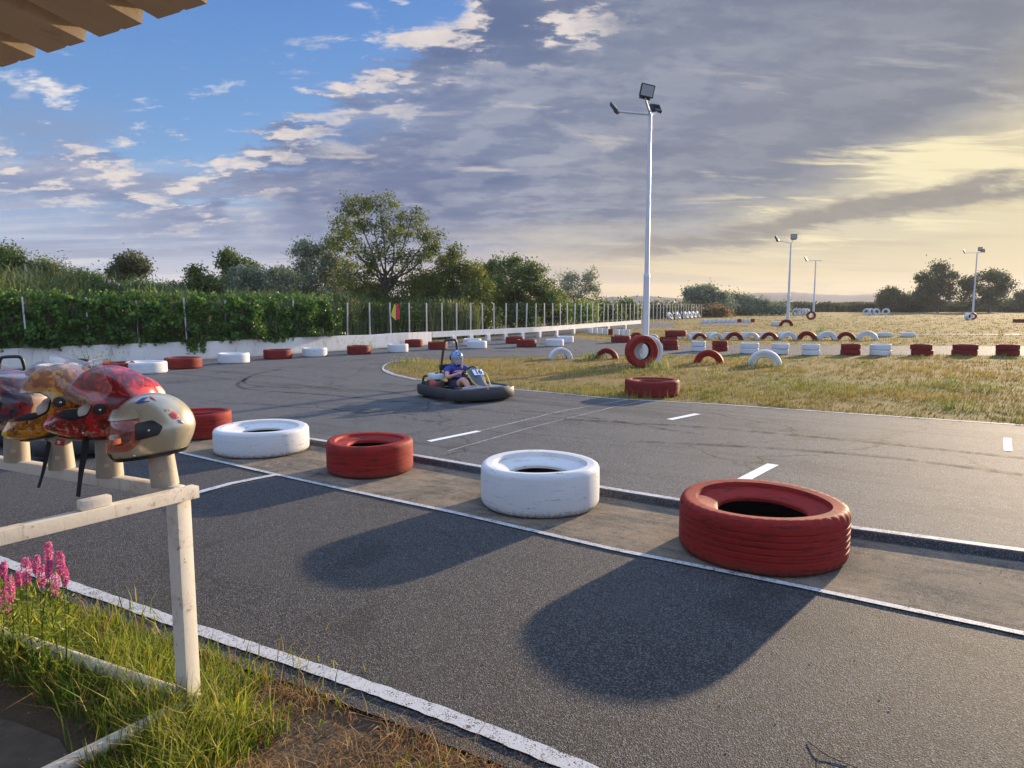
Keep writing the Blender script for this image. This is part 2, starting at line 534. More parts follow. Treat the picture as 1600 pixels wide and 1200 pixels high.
step_px = [(1600, 864), (1320, 826), (950, 766), (650, 714), (480, 687)]
step = [T(*p) for p in step_px]
d0 = (step[0]-step[1]).normalized(); d1 = (step[-1]-step[-2]).normalized()
step = [step[0]+d0*16] + step + [step[-1]+d1*4, step[-1]+d1*9, step[-1]+d1*12.5]
inner_near = [T(*p) for p in [(1600, 663), (1300, 643), (1130, 631), (960, 622), (870, 613), (790, 606), (740, 602), (690, 597), (650, 591), (620, 584), (604, 577)]]
inner_far = [T(*p) for p in [(603, 571), (614, 566), (640, 562), (700, 560), (780, 558), (860, 557), (1000, 555), (1200, 555), (1400, 555), (1600, 556)]]
e0 = (inner_near[0]-inner_near[1]).normalized()
island = [inner_near[0]+e0*18] + inner_near + inner_far + [inner_far[-1]+Vector((24, 3, 0))]
outer = [T(*p) for p in [(1600, 541), (1400, 540.5), (1060, 538.5), (985, 536.5), (930, 532), (893, 527), (900, 519), (960, 514), (1056, 511), (1050, 505), (940, 508), (862, 515), (800, 523), (740, 529), (690, 534), (640, 540), (560, 545), (400, 556), (200, 566), (0, 577), (-180, 588)]]
# track polygon: along the step from right to left, then the outer side back to the right; the island is a hole
trk = step + outer[::-1] + [Vector((60, 31, 0)), Vector((60, -12, 0))]
isl_hole = [Vector((58 if i in (0, len(island)-1) else p.x, p.y, 0)) for i, p in enumerate(island)]
isl_hole[0].y = island[0].y + 0; isl_hole[-1].y = island[-1].y
sheet('track_road', [trk, isl_hole], TZ, M_track, skirt=list(range(len(step))), skirt_z=-.01)
# ground sheets: low one under the pit lot, the land beyond as one sheet to the horizon
sheet('ground', [[(-1250, -1250), (1250, -1250), (1250, 1250), (-1250, 1250)]], -.018, M_soil)
inset = [p + Vector((.56, .83, 0))*1.0 for p in step]


def field_sheet():
    loop = inset + [Vector((-60, 40, 0)), Vector((-1240, 300, 0)), Vector((-1240, 1240, 0)), Vector((1240, 1240, 0)), Vector((1240, -60, 0)), Vector((70, -14, 0))]
    return sheet('grass_field', [loop], TZ-.006, M_land)


field_sheet()
# pit lot in front of the step, dusty strip along the step
left_line = [G(*p) for p in [(900, 1200), (760, 1143), (600, 1084), (440, 1029), (280, 976), (180, 940), (100, 913), (0, 877)]]
l0 = (left_line[0]-left_line[1]).normalized(); l1 = (left_line[-1]-left_line[-2]).normalized()
left_full = [left_line[0]+l0*6] + left_line + [left_line[-1]+l1*14]
perp = Vector((-l1.y, l1.x, 0)); perp = perp if perp.x < 0 else -perp


def jag(pts, amp, n=10):
    out = []
    for a, b in zip(pts, pts[1:]):
        k0 = max(1, int((b-a).length*n))
        for k in range(k0):
            p = a.lerp(b, k/k0); out.append(p + perp*mnoise.noise(p*3.1)*amp + perp*mnoise.noise(p*17)*amp*.5)
    out.append(pts[-1]); return out


lot_edge = jag([p+perp*.13 for p in left_full], .035)
sheet('pit_lot', [lot_edge + [Vector((-24, 14, 0))] + [p-Vector((.5, .8, 0))*.0 for p in step[::-1]] + [Vector((14, -8, 0))]], 0.0, M_lot)
thin_px = [(1600, 992), (1250, 918), (960, 860), (700, 800), (520, 762), (430, 742), (290, 710)]
thin = [G(*p) for p in thin_px]
t0 = (thin[0]-thin[1]).normalized(); t1 = (thin[-1]-thin[-2]).normalized()
thin = [thin[0]+t0*8] + thin + [thin[-1]+t1*9]
sheet('dusty_strip', [[Vector((p.x, p.y, 0)) for p in thin] + [p+Vector((-.03, -.05, 0)) for p in (step[-1], step[-2], *step[-3:0:-1], step[0])]], .004, M_strip)
bm = bmesh.new()
ribbon(bm, left_full, .078, .008, wob=.10, step=.04)
ribbon(bm, [G(*p) for p in [(436, 742), (360, 757), (267, 783), (160, 806), (0, 846)]] , .075, .010, wob=.05)
ribbon(bm, [left_full[0]+Vector((0,0,0)), left_full[0]+l0*.01], .05, .008)
link('lot_line_marking', bm_mesh('lot_line_marking', bm, recalc=False), M_line, kind='structure')
bm = bmesh.new(); ribbon(bm, thin, .05, .009, wob=.08)
link('strip_line_marking', bm_mesh('strip_line_marking', bm, recalc=False), M_line_thin, kind='structure')
bm = bmesh.new()
ribbon(bm, [p+Vector((.03, .045, 0)) for p in step], .07, TZ+.004, wob=.05)
ribbon(bm, [T(*p) for p in [(90, 606), (233, 583), (300, 571), (345, 566), (400, 562)]], .07, TZ+.004, wob=.05)
ribbon(bm, [p+Vector((-.05, -.08, 0)) for p in island[:-11]], .06, TZ+.004, wob=.1)
loopl = [T(*p) for p in [(650, 594), (615, 586), (600, 579), (600, 572), (612, 566.5), (640, 563)]]
ribbon(bm, smooth_path(loopl), .05, TZ+.008, wob=.1)
link('track_edge_marking', bm_mesh('track_edge_marking', bm, recalc=False), M_line_thin, kind='structure')
bm = bmesh.new()
for a, b, w in [((670, 690), (748, 674), .085), ((1046, 656), (1090, 647), .10), ((1154, 754), (1208, 726), .11), ((1575, 705), (1574, 685), .075)]:
    ribbon(bm, [T(*a), T(*b)], w, TZ+.005, wob=.02)
link('dash_marking', bm_mesh('dash_marking', bm, recalc=False), M_dash, kind='structure')
bm = bmesh.new()
ribbon(bm, [T(748, 674), T(880, 642), T(985, 624)], .018, TZ+.004, wob=.3)
ribbon(bm, [T(700, 705), T(830, 668), T(960, 636), T(1010, 626)], .014, TZ+.004, wob=.3)
link('start_line_marking', bm_mesh('start_line_marking', bm, recalc=False), M_line_thin, kind='structure')
# back roads seen as thin bands
sheet('back_road', [[T(*p) for p in [(1095, 509), (1170, 509), (1170, 503.5), (1095, 503.5)]]], TZ+.004, M_track)
sheet('back_path', [[T(*p) for p in [(1180, 523.2), (1620, 523.5), (1620, 521.6), (1180, 521.2)]]], TZ+.004, M_track)
# rubber left by tyres in the bend
t = mat('rubber_marks'); p = t.pos()
nz = t.noise(p, 9, 5, .7); tr = t.new('ShaderNodeBsdfTransparent'); mx = t.new('ShaderNodeMixShader')
setp(t, (.014, .014, .015, 1), .85, 0, .08)
t.put(mx.inputs[0], t.ss(.38, .62, nz)*.55); t.l.new(tr.outputs[0], mx.inputs[1]); t.l.new(t.b.outputs[0], mx.inputs[2]); t.l.new(mx.outputs[0], t.out.inputs[0])
M_rub = t.m
bm = bmesh.new()
for k, px in enumerate([[(385, 592), (372, 600), (385, 608), (430, 612), (520, 618), (620, 628)], [(440, 577), (400, 585), (380, 596), (400, 603), (470, 607)], [(520, 640), (620, 646), (760, 640), (900, 650), (1100, 680)], [(380, 630), (460, 636), (560, 640), (660, 650)], [(1000, 690), (1200, 700), (1400, 716), (1600, 742)], [(880, 655), (1100, 668), (1350, 690), (1600, 716)], [(450, 600), (520, 607), (600, 612), (640, 618)]]):
    ribbon(bm, smooth_path([T(*p) for p in px], 8), random.uniform(.05, .12), TZ+.0045+.0006*k, wob=.1)
link('tyre_mark_stains', bm_mesh('tyre_mark_stains', bm, recalc=False), M_rub, kind='structure')
# concrete patch near the viewer's feet
M_conc = simple('grey_concrete', (.105, .080, .056), .95, scale=14, var=.6, bump=1.0)
sheet('concrete_path', [[G(*p) for p in [(-250, 1330), (-200, 1085), (20, 1122), (92, 1150), (130, 1210), (110, 1330)]]], -.012, M_conc)

# ------------------------------------------------------------------ tyres
def tyre_paint(name, a, b, under, wear, rough=.55):
    t = mat(name); p = t.obj(); w = t.pos()
    n = t.noise(w, 3.5, 6, .65, .4); f = t.noise(w, 38, 5, .7)
    x, y, z = t.sep(w)
    sc = t.noise(t.vec(x*1.6, y*1.6, z*22), 3.2, 6, .72, .5)         # scuffs run along the tread
    c = t.mix(n, a, b)
    c = t.mix(t.ss(wear, wear+.09, sc*.8+f*.2)*.85, c, under)
    c = t.mix(t.ss(.09, .0, z)*t.ss(.35, .6, f)*.7, c, (.11, .085, .06, 1))
    return setp(t, c, (f*.25+rough+.02), 0, .22, t.bump(f*.7+n*.5+sc*.4, .0045, .7))


M_red = tyre_paint('red_tyre_paint', (.17, .010, .008, 1), (.31, .018, .011, 1), (.055, .010, .009, 1), .51)
M_red2 = tyre_paint('faded_red_tyre_paint', (.13, .011, .010, 1), (.21, .020, .014, 1), (.05, .012, .010, 1), .52)
M_white = tyre_paint('white_tyre_paint', (.50, .50, .495, 1), (.62, .62, .61, 1), (.09, .085, .08, 1), .565)
M_rubber = simple('black_rubber', (.018, .018, .019), .8, var=.4, scale=20, bump=.4)


def tyre_mesh(name, R_=.5, W=.32, r_=.28, grooves=5, seg=72, sag=.16, worn=0.0):
    """lying tyre, base on z=0"""
    p = []; mi = []
    def P(r, z, m=0): p.append((r, z)); mi.append(m)
    P(r_, W*(sag+.02)); P((r_+R_)*.49, W*.03*1.5); P(R_*.86, W*.004); P(R_*.94, 0.0)
    P(R_*.975, W*.035); P(R_*.995, W*.10)
    z0, z1 = W*.14, W*.86
    if grooves:
        st = (z1-z0)/grooves
        for i in range(grooves):
            za = z0+st*i
            P(R_, za+.006); P(R_, za+st-.006)
            if i < grooves-1: P(R_*.991, za+st-.003); P(R_*.991, za+st+.003)
    else:
        P(R_, z0); P(R_*1.004, W*.5); P(R_, z1)
    P(R_*.995, W*.90); P(R_*.975, W*.965); P(R_*.94, W); P(R_*.90, W*.998); P(R_*.84, W*.99)
    P(R_*.80, W*.985); P((r_+R_)*.515, W*(1-sag*.55)); P(r_*1.10, W*(1-sag*.95)); P(r_*1.03, W*(1-sag*1.05)); P(r_, W*(1-sag-.04))
    P(r_*1.0, W*(1-sag-.10), 1)
    P(r_*1.05, W*(1-sag-.13), 1); P(R_*.82, W*.84, 1); P(R_*.93, W*.70, 1); P(R_*.95, W*.5, 1); P(R_*.93, W*.3, 1); P(R_*.82, W*.16, 1); P(r_*1.05, W*(sag+.14), 1)
    bm = bmesh.new()
    rings = lathe(bm, p, seg, mis=mi)
    for v in bm.verts:                                # not quite round, slightly slumped
        a = math.atan2(v.co.y, v.co.x); k = 1 + .008*math.sin(2*a+worn*3) + .004*math.sin(5*a+worn*9)
        v.co.x *= k; v.co.y *= k; v.co.z += .006*math.sin(a*2+worn*5)*(v.co.z/W)
    # shoulder notches
    if grooves >= 6:
        idx = [i for i, (r0, z0_) in enumerate(p) if mi[i] == 0 and r0 > R_*.96 and (z0_ > W*.88 or z0_ < W*.12)]
        for k in range(0, seg, 4):
            for i in idx:
                v = rings[k][i]; v.co.x *= .984; v.co.y *= .984
    bmesh.ops.recalc_face_normals(bm, faces=bm.faces)
    return bm_mesh(name, bm, 38)


def shoulder_blocks(me):
    return me


TM = {}
def tyre_data(key, paint):
    k = (key, paint.name)
    if k not in TM:
        spec = dict(hiA=(.5, .30, .265, 6, 176, .20, .3), hiB=(.5, .34, .26, 0, 128, .24, 1.1), hiC=(.5, .34, .25, 5, 128, .16, 2.3),
                    mid=(.5, .30, .27, 3, 56, .15, .7), car=(.5, .30, .30, 3, 40, .12, 1.7), lo=(.5, .30, .27, 0, 28, .12, .5))[key]
        me = tyre_mesh('tyre', *spec); me.materials.append(paint); me.materials.append(M_rubber); TM[k] = me
    return TM[k]


def put_tyre(key, paint, loc, dia, h, label, group, upright=None, tilt=(0, 0), cat='tyre'):
    me = tyre_data(key, paint)
    o = bpy.data.objects.new('tyre', me); C.objects.link(o)
    hz = {'hiA': .30, 'hiB': .34, 'hiC': .34}.get(key, .30)
    o.scale = (dia, dia, h/hz)
    if upright is None:
        o.location = loc; o.rotation_euler = (tilt[0], tilt[1], random.uniform(0, 6.28))
    else:                                              # axis horizontal, turned by `upright` about Z
        m = Euler((PI/2, 0, upright)).to_matrix()
        o.rotation_euler = m.to_euler()
        o.location = Vector(loc) + m @ Vector((0, 0, -h/2))
    return meta(o, label, cat, group)


def ground_tyre(x0, x1, yb, h, key, paint, label, group, z=TZ, **kw):
    """lying tyre whose outline spans x0..x1 and whose near foot shows at yb"""
    cx = (x0+x1)/2; f = G(cx, yb, z); dia = (x1-x0)*f.y/FPX
    for _ in range(5): dia = (x1-x0)*(f.y+dia/2)/FPX
    dirn = Vector((f.x, f.y, 0)).normalized()
    c = f + dirn*dia/2
    return put_tyre(key, paint, c, dia, h, label, group, **kw), c, dia


GN = 'big truck tyres along the pit lot'
ground_tyre(1058, 1314, 901, .335, 'hiA', M_red, 'nearest and largest red truck tyre with grooved tread, beside the step in the asphalt', GN, z=.008)
ground_tyre(750, 937, 812, .335, 'hiB', M_white, 'large white painted truck tyre with black scuffs, between two red tyres in the near row', GN, z=.008)
ground_tyre(511, 647, 749, .30, 'hiC', M_red, 'orange red truck tyre with tread bands, third from the viewer in the near row', GN, z=.008)
ground_tyre(339, 482, 717, .265, 'hiB', M_white, 'low white truck tyre right of the helmets, fourth from the viewer in the near row', GN, z=.008)
ground_tyre(268, 361, 688, .30, 'hiC', M_red, 'red truck tyre half hidden behind the silver helmet', GN, z=.008)
ground_tyre(976, 1060, 622, .27, 'mid', M_red2, 'red tyre lying on the grass edge in front of the tall lamp post', 'tyres on the grass island', z=TZ)

GB = 'lying tyres round the outside of the bend'
Wt, Rd = M_white, M_red2
for x0, x1, yb, p, lab in [
    (62, 118, 590, Wt, 'white tyre behind the helmets, leftmost of the row along the white wall'),
    (160, 209, 586, Rd, 'red tyre showing just above the red helmet, near the white wall'),
    (200, 259, 585, Wt, 'white tyre right of the helmets, first fully seen of the row along the wall'),
    (260, 314, 577, Rd, 'red tyre touching the white one, below the hanging ivy'),
    (342, 389, 568.5, Wt, 'white tyre below the ivy hedge, between two red ones'),
    (413, 456, 561.5, Rd, 'red tyre below the middle of the ivy hedge'),
    (473, 511, 558, Wt, 'white tyre below the right end of the ivy hedge'),
    (543, 579, 554, Rd, 'red tyre in front of the weeds at the wall'),
    (606, 638, 551, Wt, 'white tyre under the big tree, left of a pair of red tyres'),
    (633, 661, 542.5, Rd, 'red tyre close to the end of the high white wall'),
    (669, 699, 546.5, Rd, 'red tyre left of the kart roll hoop'),
    (724, 752, 540.5, Wt, 'white tyre behind, of the pair above the kart driver'),
    (730, 761, 545, Wt, 'white tyre in front, of the pair above the kart driver'),
    (790, 819, 537, Rd, 'red tyre behind, of the pair right of the kart driver'),
    (807, 838, 542.5, Rd, 'red tyre in front, of the pair right of the kart driver'),
    (852, 881, 541.5, Wt, 'white tyre in front, of the pair left of the buried white arch'),
    (870, 896, 536, Wt, 'white tyre behind, of the pair left of the buried white arch'),
    (955, 985, 535.5, Rd, 'red tyre on the far road edge left of the lamp post')]:
    ground_tyre(x0, x1, yb, .26, 'mid', p, lab, GB, z=TZ+.004)

# stacks of two car tyres
GS = 'two-high stacks of car tyres on the road edge'
names = ['first stack right of the lamp post, red', 'second stack right of the lamp post, white', 'red stack between two white ones', 'white stack behind the large white arch',
         'white stack to the right of the large white arch', 'third white stack right of the white arch', 'red stack between white stacks on the right', 'white stack between red stacks on the right',
         'first of the last three red stacks', 'middle of the last three red stacks', 'rightmost red stack at the picture edge']
stk = [(1036, 1060, 547, Rd), (1080, 1102, 549, Wt), (1113, 1137, 549, Rd), (1157, 1185, 553, Wt), (1204, 1231, 554, Wt), (1253, 1280, 555.5, Wt), (1314, 1343, 555, Rd), (1360, 1391, 556, Wt),
       (1425, 1456, 556, Rd), (1489, 1524, 556, Rd), (1558, 1590, 556, Rd)]
for (x0, x1, yb, p), nm in zip(stk, names):
    hh = .165
    o, c, dia = ground_tyre(x0, x1, yb, hh, 'car', p, 'lower tyre of the ' + nm, GS, z=TZ+.004, tilt=(random.uniform(-.02, .02), 0))
    put_tyre('car', p, c+Vector((random.uniform(-.04, .04), random.uniform(-.03, .03), hh+.004)), dia*.985, hh, 'upper tyre of the ' + nm, GS, tilt=(0, random.uniform(-.02, .02)))


def arch(x0, x1, yb, key, paint, label, group, z=TZ, yaw=0.0, h=.27, sink=.02, full=False):
    f = G((x0+x1)/2, yb, z); dia = (x1-x0)*f.y/FPX
    face = -math.atan2(f.x, f.y)
    loc = Vector((f.x, f.y + h*.5, z + (dia/2 if full else -sink)))
    return put_tyre(key, paint, loc, dia, h, label, group, upright=face*.8+yaw)


GA = 'half buried tyres standing as arches on the island'
arch(858, 895, 560.5, 'mid', Wt, 'small white tyre arch left on the grass island, above the kart', GA, yaw=.15)
arch(931, 967, 561, 'mid', M_red2, 'small red tyre arch beside the green weed on the island', GA, yaw=-.1)
arch(1087, 1132, 568, 'mid', M_red, 'red tyre arch right of the lamp post, left of the big white arch', GA, yaw=-.15)
arch(1172, 1223, 571, 'mid', Wt, 'big white tyre arch right of the red arch on the grass island', GA, yaw=-.1)
GC = 'far row of half buried tyre arches'
far = [(985, 1005, 528, Rd, 'small red arch just left of the lamp post, in the far row'), (1015, 1029, 528, Wt, 'small white arch just right of the lamp post, in the far row'),
       (1058, 1082, 530.5, Wt, 'white arch right of the red block, first of the long far row'), (1083, 1106, 530.5, Rd, 'red arch, second of the long far row'),
       (1108, 1132, 530.5, Wt, 'white arch, third of the long far row'), (1135, 1162, 531, Rd, 'red arch, fourth of the long far row'), (1162, 1188, 530.5, Wt, 'white arch, fifth of the long far row'),
       (1191, 1217, 530.5, Rd, 'red arch, sixth of the long far row, left of the second lamp post'), (1220, 1247, 530.5, Wt, 'white arch, seventh of the long far row, under the second lamp post'),
       (1248, 1278, 531, Rd, 'red arch, eighth of the long far row'), (1279, 1309, 531, Wt, 'white arch, ninth of the long far row'), (1310, 1338, 531, Rd, 'red arch almost hidden in grass, tenth of the long far row'),
       (1341, 1373, 531.5, Wt, 'white arch at the right end of the far row')]
for x0, x1, yb, p, lab in far:
    arch(x0, x1, yb, 'lo', p, lab, GC, yaw=random.uniform(-.25, .25), h=.26, sink=.04)
# white tyres lying behind the arches
GD = 'lying white tyres behind the far arches'
for i, xx in enumerate([1052, 1078, 1102, 1131, 1158, 1187, 1216, 1279]):
    ground_tyre(xx, xx+17, 527.5, .24, 'lo', Wt, ['white tyre lying behind the first arch of the far row', 'white tyre lying between the first and second far arch', 'white tyre lying between the second and third far arch',
                'white tyre lying between the third and fourth far arch', 'white tyre lying between the fourth and fifth far arch', 'white tyre lying between the fifth and sixth far arch',
                'white tyre lying between the sixth and seventh far arch', 'white tyre lying behind the ninth far arch'][i], GD, z=TZ)
ground_tyre(1373, 1393, 526.5, .2, 'lo', Wt, 'flat white tyre just right of the last far arch', GD)
ground_tyre(1408, 1428, 526.5, .2, 'lo', Wt, 'flat white tyre alone in the grass, right end of the far row', GD)
for k, (lab, zz) in enumerate([('lower red tyre of the thick stack right of the lamp post in the far row', 0), ('upper red tyre of the thick stack right of the lamp post in the far row', .25)]):
    ground_tyre(1031, 1058, 536, .24, 'lo', Rd, lab, 'thick red stack beside the lamp post', z=TZ) if k == 0 else None
    if k == 1:
        c = T(1044.5, 536) + Vector((.4, .5, zz)); put_tyre('lo', Rd, c, .86, .24, lab, 'thick red stack beside the lamp post')
GE = 'chain of small lying tyres beside the back road'
xs = [918, 926, 934, 942, 950, 960, 969, 976]
ords = ['first', 'second', 'third', 'fourth', 'fifth', 'sixth', 'seventh', 'eighth']
for i, xx in enumerate(xs):
    ground_tyre(xx, xx+8, 521+i*.55, .3, 'lo', Rd if i == 4 else Wt, 'small %s tyre, %s from the left in the chain left of the lamp post' % ('red' if i == 4 else 'white', ords[i]), GE)
GF = 'distant tyres lining the back road'
for i in range(12):
    xx = 1096+i*7.0
    ground_tyre(xx, xx+6.4, 505.2-i*.15, .3, 'lo', Wt if i % 3 != 2 or i < 6 else Rd, 'distant tyre lining the back road left of the second lamp post', GF)
# tyres leaning along the far end of the fence and lying by the far hedge
GG = 'tyres leaning in a row at the far end of the fence'
for i in range(8):
    xx = 1047+i*6.2; f = T(xx, 500-i*.45)
    o = put_tyre('lo', Wt if i not in (1, 3) else M_rubber, f+Vector((0, 0, .34)), .85, .24, 'leaning %s tyre in the row at the far end of the fence' % ('white' if i not in (1, 3) else 'dark'), GG, upright=.9)
    o.rotation_euler = Euler((R(62), R(0), R(60)))
GH = 'small white tyres at the foot of the far hedge'
for i, (xx, yy) in enumerate([(1190, 491), (1196, 491), (1203, 490.5), (1209, 490), (1243, 491.5), (1249, 491.5), (1255, 491.5), (1260, 491.5), (1354, 491), (1361, 491), (1369, 491), (1384, 490.5)]):
    f = T(xx, yy+1.2)
    put_tyre('lo', Wt, f+Vector((0, 0, .45)), 1.1, .3, 'white tyre propped up at the foot of the far hedge', GH, upright=random.uniform(-1.2, .4))
ground_tyre(1205, 1219, 508.5, .3, 'lo', Wt, 'white tyre lying left of the second lamp post foot', GF)
ground_tyre(1584, 1602, 504, .3, 'lo', Rd, 'red tyre lying in the far grass at the right edge', GF)
GP = 'tyres round the lamp posts'
f = T(1004, 575)
o = put_tyre('mid', M_red, f+Vector((0, .20, .40)), .80, .26, 'upright red tyre, front one at the foot of the tall lamp post', GP, upright=.20)
o = put_tyre('mid', Wt, f+Vector((.20, .62, .38)), .80, .30, 'upright white tyre behind the red one at the tall lamp post', GP, upright=.22)
o = put_tyre('mid', Wt, f+Vector((.36, 1.75, .22)), .62, .24, 'white tyre at the back of the tall lamp post foot', GP, upright=.1)
arch(1219, 1240, 509.5, 'lo', Rd, 'red tyre arch at the foot of the second lamp post', GP, sink=0, h=.3)
arch(1261, 1275, 500, 'lo', Rd, 'upright red tyre at the foot of the third lamp post', GP, full=True, h=.3)
arch(1509, 1520, 500, 'lo', Wt, 'upright white tyre at the foot of the right lamp post', GP, full=True, h=.4, yaw=.9)
arch(1516, 1527, 499.6, 'lo', Rd, 'upright red tyre at the foot of the right lamp post', GP, full=True, h=.4, yaw=-.3)

# ------------------------------------------------------------------ lamp posts
M_pole = simple('painted_steel_pole', (.50, .52, .55), .45, .2, var=.10, scale=3)
M_lampbody = simple('dark_lamp_housing', (.035, .036, .042), .45, .3)
t = mat('lamp_glass'); setp(t, (.30, .33, .36, 1), .18, 0, .8); M_lampglass = t.m


def floodlight(parent, pos, yaw, tiltdeg, arm_from, size=1.0, roll=0):
    bm = bmesh.new()
    tube(bm, [arm_from, pos], [.03, .026], 8)
    link('arm', bm_mesh('arm', bm, 40), M_pole, parent)
    rot = (Matrix.Rotation(yaw, 4, 'Z') @ Matrix.Rotation(R(tiltdeg), 4, 'X') @ Matrix.Rotation(R(roll), 4, 'Y'))
    M = Matrix.Translation(pos) @ rot @ Matrix.Diagonal((size, size, size, 1))
    bm = bmesh.new()       # face along -Y
    box(bm, (.46, .07, .36), (0, 0, .22), bevel=.012)
    box(bm, (.50, .03, .40), (0, -.04, .22), bevel=.008)
    box(bm, (.34, .10, .12), (0, .06, .02), bevel=.01)
    for k in range(7): box(bm, (.012, .05, .30), (-.18+.06*k, .055, .22))
    box(bm, (.03, .05, .10), (-.16, -.0, -.0)); box(bm, (.03, .05, .10), (.16, -.0, -.0))
    bm.transform(M); h = link('housing', bm_mesh('housing', bm, 35), M_lampbody, parent)
    bm = bmesh.new(); box(bm, (.42, .006, .32), (0, -.059, .22)); bm.transform(M)
    link('glass', bm_mesh('glass', bm), M_lampglass, h)


def lamp_post(base, H, label, heads, thick=1.0, step=.36):
    r = empty('lamp_post', base, label=label, cat='lamp post', group='floodlight posts')
    bm = bmesh.new()
    tube(bm, [(0, 0, -.1), (0, 0, H*step)], [.088*thick, .080*thick], 12)
    tube(bm, [(0, 0, H*step-.03), (0, 0, H*step+.05)], [.088*thick, .070*thick], 12)
    tube(bm, [(0, 0, H*step+.04), (0, 0, H*.66)], [.062*thick, .056*thick], 12)
    tube(bm, [(0, 0, H*.655), (0, 0, H)], [.052*thick, .042*thick], 12)
    link('pole', bm_mesh('pole', bm, 40), M_pole, r)
    bm = bmesh.new(); box(bm, (.36, .36, .02), (0, 0, .01), bevel=.004)
    for sx in (-1, 1):
        for sy in (-1, 1): tube(bm, [(sx*.13, sy*.13, .0), (sx*.13, sy*.13, .05)], .014, 6)
    link('base_plate', bm_mesh('base_plate', bm, 40), M_pole, r)
    for pos, yaw, tilt, sz, roll in heads: floodlight(r, Vector(pos)+Vector((0, 0, H)), R(yaw), tilt, (0, 0, H-.02), sz, roll)
    return r


def head_at(base, H, u, v, dy=0.0):
    p = at(u, v, base.y+dy); return (p.x-base.x, p.y-base.y, p.z-base.z-H)


b1 = T(1010, 572); b1.y += 1.0; b1.x = ((1010-800)/FPX)*b1.y
topz = at(1016, 178, b1.y); H1 = topz.z-TZ; b1.x = topz.x
lamp_post(b1, H1, 'tall floodlight post with three lamps standing in painted tyres, nearest of the posts',
          [(head_at(b1, H1, 965, 174, -.1), 62, -38, .62, 0), (head_at(b1, H1, 1008, 153, -.35), 18, 14, .78, 6), (head_at(b1, H1, 1027, 175, .35), 205, 30, .62, 0)])
for (px, yb, vt, lab, hd, th) in [
    (1230.5, 506, 380, 'second floodlight post, with two lamps, behind the far arches', [(1216, 376, 50, -30, 0), (1240, 374, -10, 10, 0)], 1.1),
    (1270.5, 498, 407, 'third floodlight post, farthest, with one lamp on its left arm', [(1261, 407, 50, -30, 0)], 1.0),
    (1519.5, 496, 395, 'floodlight post at the right, with three lamps, before the dark trees', [(1508, 395, 50, -30, 0), (1531, 391.5, -10, 10, 0), (1536, 394, -60, 20, 0)], 1.1)]:
    b = T(px, yb); tp = at(px+1.5, vt, b.y); H = tp.z-TZ; b.x = at(px, yb, b.y).x
    heads = [(head_at(b, H, u, v, -.1), yaw, tl, 1.0, 0) for u, v, yaw, tl, _ in hd]
    r = lamp_post(b, H, lab, heads, th*1.3)
    if 'one lamp' in lab:
        bm = bmesh.new(); tube(bm, [(0, 0, H-.02), (head_at(b, H, 1284, 407.5)[0], 0, H-.02)], .03, 6); link('arm', bm_mesh('arm', bm, 40), M_pole, r)

# ------------------------------------------------------------------ foliage
def leaf_mat(name, a, b, c=None, trans=.35, rough=.6):
    t = mat(name); v = t.attr('tint')
    col = t.ramp(v, [(0, (*a, 1)), (.6, (*b, 1)), (1, (*(c or b), 1))])
    setp(t, col, rough, 0, .25)
    tr = t.new('ShaderNodeBsdfTranslucent'); t.put(tr.inputs[0], t.mix(.5, col, t.vmul(col, (1.5, 1.35, .6)))); mx = t.new('ShaderNodeMixShader'); mx.inputs[0].default_value = trans
    t.l.new(t.b.outputs[0], mx.inputs[1]); t.l.new(tr.outputs[0], mx.inputs[2]); t.l.new(mx.outputs[0], t.out.inputs[0])
    return t.m


L_ivy = leaf_mat('ivy_leaves', (.034, .078, .016), (.090, .19, .030), (.20, .31, .06), .3)
L_acacia = leaf_mat('acacia_leaves', (0.056, 0.088, 0.022), (0.120, 0.160, 0.035), (0.256, 0.224, 0.056), .35)
L_green = leaf_mat('bush_leaves', (0.042, 0.072, 0.022), (0.088, 0.136, 0.035), (0.160, 0.192, 0.048), .3)
L_silver = leaf_mat('silver_leaves', (0.088, 0.120, 0.080), (0.192, 0.232, 0.160), (0.320, 0.352, 0.240), .3)
L_far = leaf_mat('far_leaves', (0.048, 0.064, 0.029), (0.096, 0.112, 0.048), (0.144, 0.136, 0.064), .3)
L_reed = leaf_mat('reed_blades', (0.072, 0.104, 0.035), (0.152, 0.192, 0.072), (0.320, 0.304, 0.136), .35)
L_weed = leaf_mat('weed_leaves', (0.072, 0.128, 0.032), (0.160, 0.240, 0.056), (0.352, 0.352, 0.128), .35)
L_straw = leaf_mat('straw_blades', (.125, .095, .022), (.235, .185, .055), (.360, .285, .105), .35, .8)
L_lush = leaf_mat('lush_blades', (.060, .115, .012), (.170, .240, .026), (.460, .400, .100), .45, .5)
L_dead = leaf_mat('dead_blades', (0.160, 0.085, 0.035), (0.340, 0.200, 0.090), (0.520, 0.360, 0.190), .3, .8)
M_bark = simple('bark', (.085, .070, .055), .9, var=.35, scale=6, bump=.6)


